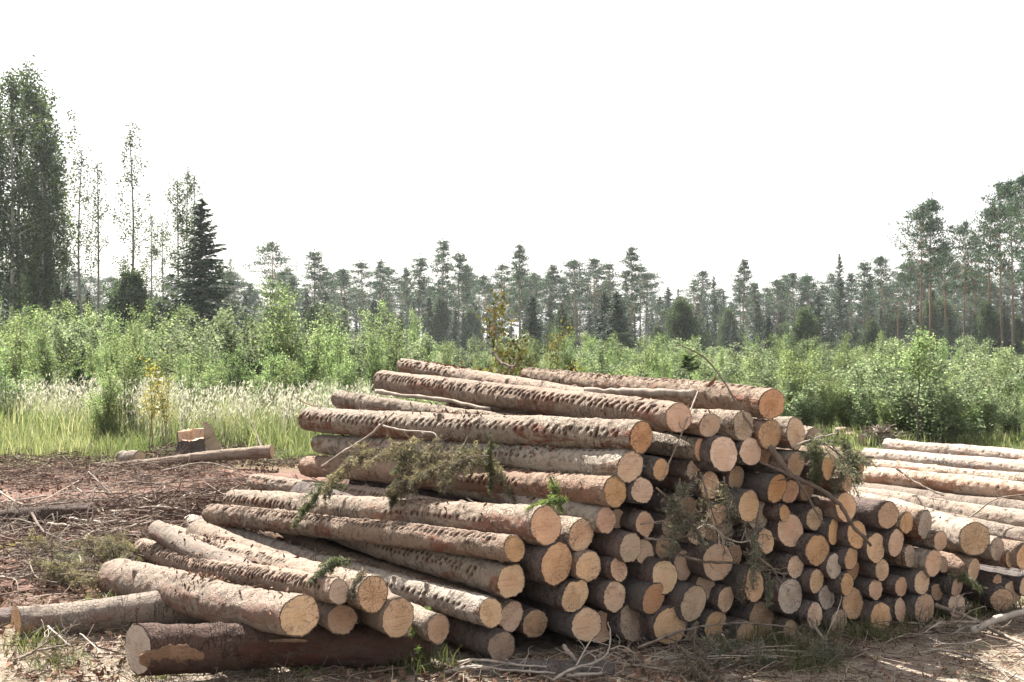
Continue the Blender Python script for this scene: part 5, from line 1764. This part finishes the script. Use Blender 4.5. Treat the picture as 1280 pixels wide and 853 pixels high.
# boughs hanging on the sawn ends
bough(P(850, 598, 6.1), D(-.1, -.2, -1), .34, 'dry grey bough hanging deep in the face of the stack', 'needles_grey', 14, .5, .6, wid=.8)
bough(P(838, 620, 6.06), D(.5, -.2, -.8), .32, 'second grey bough crossing the deep hanging one', 'needles_grey', 15, .5, .5, wid=.8)
bough(P(868, 640, 6.04), D(-.6, -.2, -.6), .28, 'greenish grey bough below the deep hanging ones', 'needles_grey', 16, .5, .5, wid=.8)
bough(P(905, 596, 6.12), D(.15, -.2, -1), .36, 'grey bough trailing beside the pale yellowish oval', 'needles_grey', 17, .4, .5, wid=.5)
bough(P(935, 660, 6.12), D(.1, -.2, -1), .34, 'hanging green grey strand beneath the pale yellowish oval', 'needles_grey', 18, .4, .6, wid=.5)
bough(P(962, 716, 6.14), D(-.2, -.2, -1), .18, 'short green strand at the tip of the brown twig fan', 'needles_grey', 19, .4, 1.3, wid=.5)
bough(P(1012, 550, 6.32), D(.1, -.15, -1), .26, 'upright green bough curtain at the stack corner', 'needles_green', 20, .3, .9, wid=.8)
bough(P(1020, 548, 6.3), D(-.1, -.2, -1), .24, 'darker strand doubled over the green bough curtain', 'needles_green', 21, .3, .8, wid=.7)
bough(P(1092, 572, 6.6), D(-.9, -.2, .25), .36, 'grey green bough arched over the stack shoulder', 'needles_grey', 22, 1.4, .7, wid=.7)
bough(P(1052, 548, 6.5), D(.2, -.3, -.6), .28, 'green bough hanging beside the mossy small end', 'needles_green', 23, .8, 1.2, wid=.6)
bough(P(1185, 718, 6.7), D(.9, -.1, -.05), .25, 'green strip of bough wedged under the upright tan oval', 'needles_green', 24, .4, 1.0, wid=.4)
for k_, (u, v, Z, dx, dz, L, mt, lab) in enumerate([
        (820, 610, 6.08, .7, -.5, .42, 'needles_dry', 'sparse brown bough sprawling over the veiled ends'),
        (875, 590, 6.12, .3, -.9, .46, 'needles_dry', 'sparse dry bough hanging from the bough draped end'),
        (948, 640, 6.14, -.2, -.9, .50, 'needles_dry', 'long thin bough trailing down to the brown twig fan'),
        (1010, 545, 6.3, .8, -.3, .40, 'needles_grey', 'thin grey bough bridging the corner of the stack'),
        (1040, 556, 6.45, .5, -.8, .34, 'needles_grey', 'thin grey bough trailing past the end with a dark quarter')]):
    bough(P(u, v, Z), D(dx, -.15, dz), L, lab, mt, 120 + k_, .7, .2, wid=.9, twig_gap=.034)
# moss cushions on the slash
M['moss'] = leaf_material('yellow_moss', [(0, (.12, .105, .03)), (.5, (.22, .19, .065)), (1, (.34, .29, .12))], .3)
for u, v, r, lab in [(268, 650, .20, 'yellow moss cushion beside the level branches near the spiked log tips'), (292, 624, .13, 'rusty yellow moss tuft behind the spiked log tips'),
                     (52, 684, .18, 'green yellow moss hump under a dark crossing branch'), (150, 692, .16, 'pale moss patch beside the flared log butt')]:
    q = G(u, v)
    n = 1500
    a = rng.normal(size=(n, 2)) * r * .55
    hgt = .07 * np.exp(-(a ** 2).sum(1) / (r * r * .6))
    mb = MB()
    leafs(mb, np.stack([a[:, 0] * 1.5, a[:, 1], hgt * rng.uniform(.4, 1.1, n)], 1), .022, aspect=.4, axis=np.tile([[0, 0, 1.0]], (n, 1)))
    o = mb.build('moss_cushion', M['moss'])
    o.location = Vector((q + D(0, 0, .01)).tolist())
    tag(o, lab, 'moss')
# bough heap on the slash
HB = [(60, 712, 1.0, .25, .55), (95, 700, .9, -.3, .6), (125, 705, .6, -.6, .6), (150, 690, -.7, -.5, .55), (110, 735, -1, .1, .6), (40, 730, .8, -.2, .5), (160, 728, -.9, -.2, .45), (75, 745, 1, .0, .5), (20, 705, .9, .2, .5)]
for k_, (u, v, dx, dy, L) in enumerate(HB):
    q = G(u, v) + np.array([0, 0, .10 + .04 * (k_ % 3)])
    bough(q, D(dx, dy, .05), L, 'dry grey green bough in the heap beside the flared log butt', ['needles_grey', 'needles_dry', 'needles_dry'][k_ % 3], 40 + k_, .9, .7, 'boughs heaped beside the flared log butt', wid=.7)
GB_ = [(880, 822), (915, 815), (945, 826), (985, 818), (1000, 836), (860, 838), (930, 842), (1010, 820), (520, 836), (1225, 762)]
for k_, (u, v) in enumerate(GB_):
    q = G(u, v) + np.array([0, 0, .06])
    a = rng.uniform(0, 2 * PI)
    if k_ == 8:
        bough(q, D(.1, 0, 1), .25, 'green tuft of needles standing in front of the fan', 'needles_bright', 60, .3, 1.2, wid=.8)
    elif k_ == 9:
        bough(q, D(.7, -.1, .3), .22, 'green bough by the low thick log end', 'needles_bright', 61, .5, 1.0, wid=.8)
    else:
        bough(q, D(math.cos(a), math.sin(a) * .5, .15), .42, 'grey needled bough trodden into the brushwood', ['needles_grey', 'needles_dry'][k_ % 2], 62 + k_, .9, 1.0, 'boughs trodden into the brushwood', wid=.7)


# ---------------------------------------------------------------- stumps
def stump(loc, r, h, label, seed, step=0.0, tilt=(0, 0), wood='wood_y', bark='bark_dark', name='tree_stump'):
    r_ = np.random.default_rng(seed)
    ns, nr = 48, 16
    th = np.arange(ns) / ns * 2 * PI
    mb = MB()
    V = []
    top = h * (1 + .05 * np.sin(th + 1)) + np.where(np.sin(th - .6) < -.05, -step, 0)
    for i_ in range(nr):
        f = i_ / (nr - 1)
        rr = r * (1 + .45 * (1 - f) ** 4 * (1 + .5 * np.sin(th * 5 + seed)) + .05 * r_.normal(size=ns) * .6)
        V.append(np.stack([np.cos(th) * rr, np.sin(th) * rr, f * top - .06], 1))
    V[-1][:, 2] += r_.normal(size=ns) * .008
    V[-1][:, :2] *= 1 + r_.normal(size=(ns, 1)) * .03
    V = np.concatenate(V)
    i_ = np.arange(nr - 1)[:, None] * ns
    j_ = np.arange(ns)[None]
    jn = (j_ + 1) % ns
    lc = np.stack([V[:, 2], np.tile(th * r, nr), V[:, 0] * 0], 1)
    mb.add(V, np.stack([i_ + j_, i_ + jn, i_ + ns + jn, i_ + ns + j_], -1).reshape(-1, 4), None, 0, 0, lc)
    o = mb.build(name, M[bark], None, True)
    mb = MB()
    rim = V[-ns:]
    c = np.array([0, 0, h - .06 + .004])
    W = [rim * np.array([1, 1, 1])]
    for f in (.97, .6, .08):
        q = rim * np.array([f, f, 1])
        q[:, 2] += .004
        W.append(q)
    W = np.concatenate(W)
    # own axes: x along the stem, like every sawn face
    Wl = np.stack([W[:, 2] - h, W[:, 0], W[:, 1]], 1)
    Q = []
    jq = np.arange(ns)
    jqn = (jq + 1) % ns
    for k_ in range(3):
        Q.append(np.stack([k_ * ns + jq, k_ * ns + jqn, (k_ + 1) * ns + jqn, (k_ + 1) * ns + jq], -1))
    T = [(3 * ns, 3 * ns + a, 3 * ns + a + 1) for a in range(1, ns - 1)]
    mb.add(Wl, np.concatenate(Q), T)
    e = mb.build('cut_top', M[wood], o)
    e.matrix_local = Matrix(((0, 1, 0, 0), (0, 0, 1, 0), (1, 0, 0, h), (0, 0, 0, 1)))
    o.location = Vector([float(a) for a in loc])
    o.rotation_euler = (tilt[0], tilt[1], 0)
    tag(o, label, 'stump')
    return o


stump(G(239, 568), .19, .40, 'notched spruce stump with stepped orange cut, behind the thin lying pole', 11, .12, wood='wood_y')
stump(G(1055, 548), .17, .22, 'dark broken stump beyond the stack shoulder', 12, .05, wood='wood_d', tilt=(.1, .1))
# split slab that leans beside the stump
mb = MB()
prof = [(0, 0), (.20, .0), (.17, .05), (.05, .06)]
sec = []
for f, s_ in ((0, 1.0), (.35, .95), (.7, .75), (1, .25)):
    for a, b in prof:
        sec.append((a * s_ - .1 * s_, b * s_, f * .52))
Q = [(k_ * 4 + e, k_ * 4 + (e + 1) % 4, (k_ + 1) * 4 + (e + 1) % 4, (k_ + 1) * 4 + e) for k_ in range(3) for e in range(4)] + [(3, 2, 1, 0), (12, 13, 14, 15)]
mb.add(np.array(sec) + rng.normal(size=(16, 3)) * .008, Q)
o = mb.build('wood_slab', M['wood_p'])
o.location = Vector((G(271, 566) + D(0, 0, -.02)).tolist())
o.rotation_euler = (.1, -.35, .3)
tag(o, 'pale split slab leaning against the notched stump', 'slab')
a_ = G(163, 580)
make_log(a_ + D(.16, -.10, .09), a_ + D(-.14, .1, .07), .10, .10, 'short pale log piece lying in front of the yellowing saplings', 'bark_cracked', 'wood_p', None, 40, .02, seed=700)
b_ = G(1083, 558)
make_log(b_ + D(-.12, -.12, .10), b_ + D(.18, .12, .10), .09, .10, 'short cut block with orange end beyond the stack shoulder', 'bark_dark', 'wood_o', None, 40, .02, seed=701)
# root plate beside it
mb = MB()
for k_ in range(90):
    d = unit(rng.normal(size=3) * np.array([1, .7, .8]) + np.array([0, 0, .3]))
    p_ = d * .12
    pts = [p_]
    for s_ in range(4):
        d = unit(d + rng.normal(size=3) * .5)
        p_ = p_ + d * .06
        pts.append(p_)
    tube(mb, pts, np.linspace(.016, .004, 5), 5, rng.random())
th = rng.normal(size=(300, 3))
th /= np.linalg.norm(th, axis=1)[:, None]
leafs(mb, th * .15, .08, aspect=.7)
o = mb.build('root_clump', M['branch'])
o.location = Vector((G(1102, 556) + D(0, 0, .10)).tolist())
o.scale = (1.5, 1, .9)
tag(o, 'earthy clump of torn roots at the far tip of the palest log', 'roots')

# torn bark and a broken knot on a few stems
def flap(p0, ax, L, w, label, mat='chip'):
    mb = MB()
    s = unit(np.cross(ax, [0, 0, 1]))
    pts = []
    for k_, f in enumerate(np.linspace(0, 1, 7)):
        c = unit(ax) * L * f + D(0, 0, .25 * L * f * f)
        ww = w * (1 - .6 * f) * (1 + .2 * rng.normal())
        pts += [c - s * ww, c + s * ww, c + s * ww + D(0, 0, .006), c - s * ww + D(0, 0, .006)]
    Q = [(k_ * 4 + e, k_ * 4 + (e + 1) % 4, (k_ + 1) * 4 + (e + 1) % 4, (k_ + 1) * 4 + e) for k_ in range(6) for e in range(4)] + [(3, 2, 1, 0), (24, 25, 26, 27)]
    mb.add(pts, Q, None, .6)
    o = mb.build('bark_strip', M[mat])
    o.location = Vector(p0.tolist())
    tag(o, label, 'bark')


flap(P(392, 508, 8.35), D(-.4, -.1, .1), .16, .05, 'torn curl of bark on the butt of the mossy log')
flap(P(885, 484, 6.75), D(.3, -.3, .3), .07, .03, 'rusty clod of torn bark standing on the ridge log')
flap(P(760, 553, 6.35), D(-.3, .3, .2), .07, .025, 'loose bark shred by the dark orange end')
HAZE = .00017
# ================================================================ CAMERA, SKY, SUN
cam = bpy.data.cameras.new('camera')
cam.lens = FPX / 1280 * 36
cam.sensor_width = 36
cam.clip_start = .1
cam.clip_end = 6000
co = bpy.data.objects.new('camera', cam)
COL.objects.link(co)
co.location = (0, 0, CAM_H)
co.rotation_euler = (PI / 2, 0, 0)
scene.camera = co

SUN_EL, SUN_AZ = math.radians(49), math.radians(-27)      # azimuth from +Y towards +X
sd = Vector((math.sin(SUN_AZ) * math.cos(SUN_EL), math.cos(SUN_AZ) * math.cos(SUN_EL), math.sin(SUN_EL)))
sl = bpy.data.lights.new('sun', 'SUN')
sl.energy = 5.0
sl.angle = math.radians(.53)
sl.color = (1, .955, .88)
so = bpy.data.objects.new('sun', sl)
COL.objects.link(so)
so.location = (0, 0, 40)
so.rotation_euler = (-sd).to_track_quat('-Z', 'Y').to_euler()

w = bpy.data.worlds.new('World')
scene.world = w
w.use_nodes = True
nt = w.node_tree
bg = nt.nodes['Background']
sky = nt.nodes.new('ShaderNodeTexSky')
sky.sky_type = 'NISHITA'
sky.sun_disc = False
sky.sun_elevation = SUN_EL
sky.sun_rotation = SUN_AZ
sky.air_density = 1.0
sky.dust_density = 4.0
sky.ozone_density = 1.0
# thin bright veil of cloud over the blue
mx = nt.nodes.new('ShaderNodeMix')
mx.data_type = 'RGBA'
mx.inputs[0].default_value = .72
mx.inputs[7].default_value = (6.5, 6.35, 6.2, 1)
nt.links.new(sky.outputs[0], mx.inputs[6])
nt.links.new(mx.outputs[2], bg.inputs[0])
bg.inputs[1].default_value = .05

vs = scene.view_settings
vs.view_transform = 'Standard'
vs.look = 'None'
vs.gamma = 1
vs.exposure = 2.3
vs.use_curve_mapping = False
scene.cycles.use_denoising = True
scene.cycles.max_bounces = 8
scene.cycles.diffuse_bounces = 4
scene.cycles.transmission_bounces = 4
scene.cycles.transparent_max_bounces = 8
scene.cycles.caustics_reflective = False
scene.cycles.caustics_refractive = False

# the hazy summer air
hx0, hx1, hy0, hy1, hz0, hz1 = -806, 806, -66, 1206, -2.6, 27
mb = MB()
mb.add([(x_, y_, z_) for x_ in (hx0, hx1) for y_ in (hy0, hy1) for z_ in (hz0, hz1)],
       [(0, 1, 3, 2), (4, 6, 7, 5), (0, 4, 5, 1), (2, 3, 7, 6), (0, 2, 6, 4), (1, 5, 7, 3)])
m, nt, out = new_mat('summer_haze')
pv = nt.nodes.new('ShaderNodeVolumePrincipled')
pv.inputs['Color'].default_value = (.90, .95, 1.0, 1)
pv.inputs['Density'].default_value = HAZE
pv.inputs['Anisotropy'].default_value = .3
nt.links.new(pv.outputs[0], out.inputs['Volume'])
hz = mb.build('haze', m)
tag(hz, 'thin pale summer haze over the clearing and the wood', kind='stuff')
scene.cycles.volume_bounces = 1
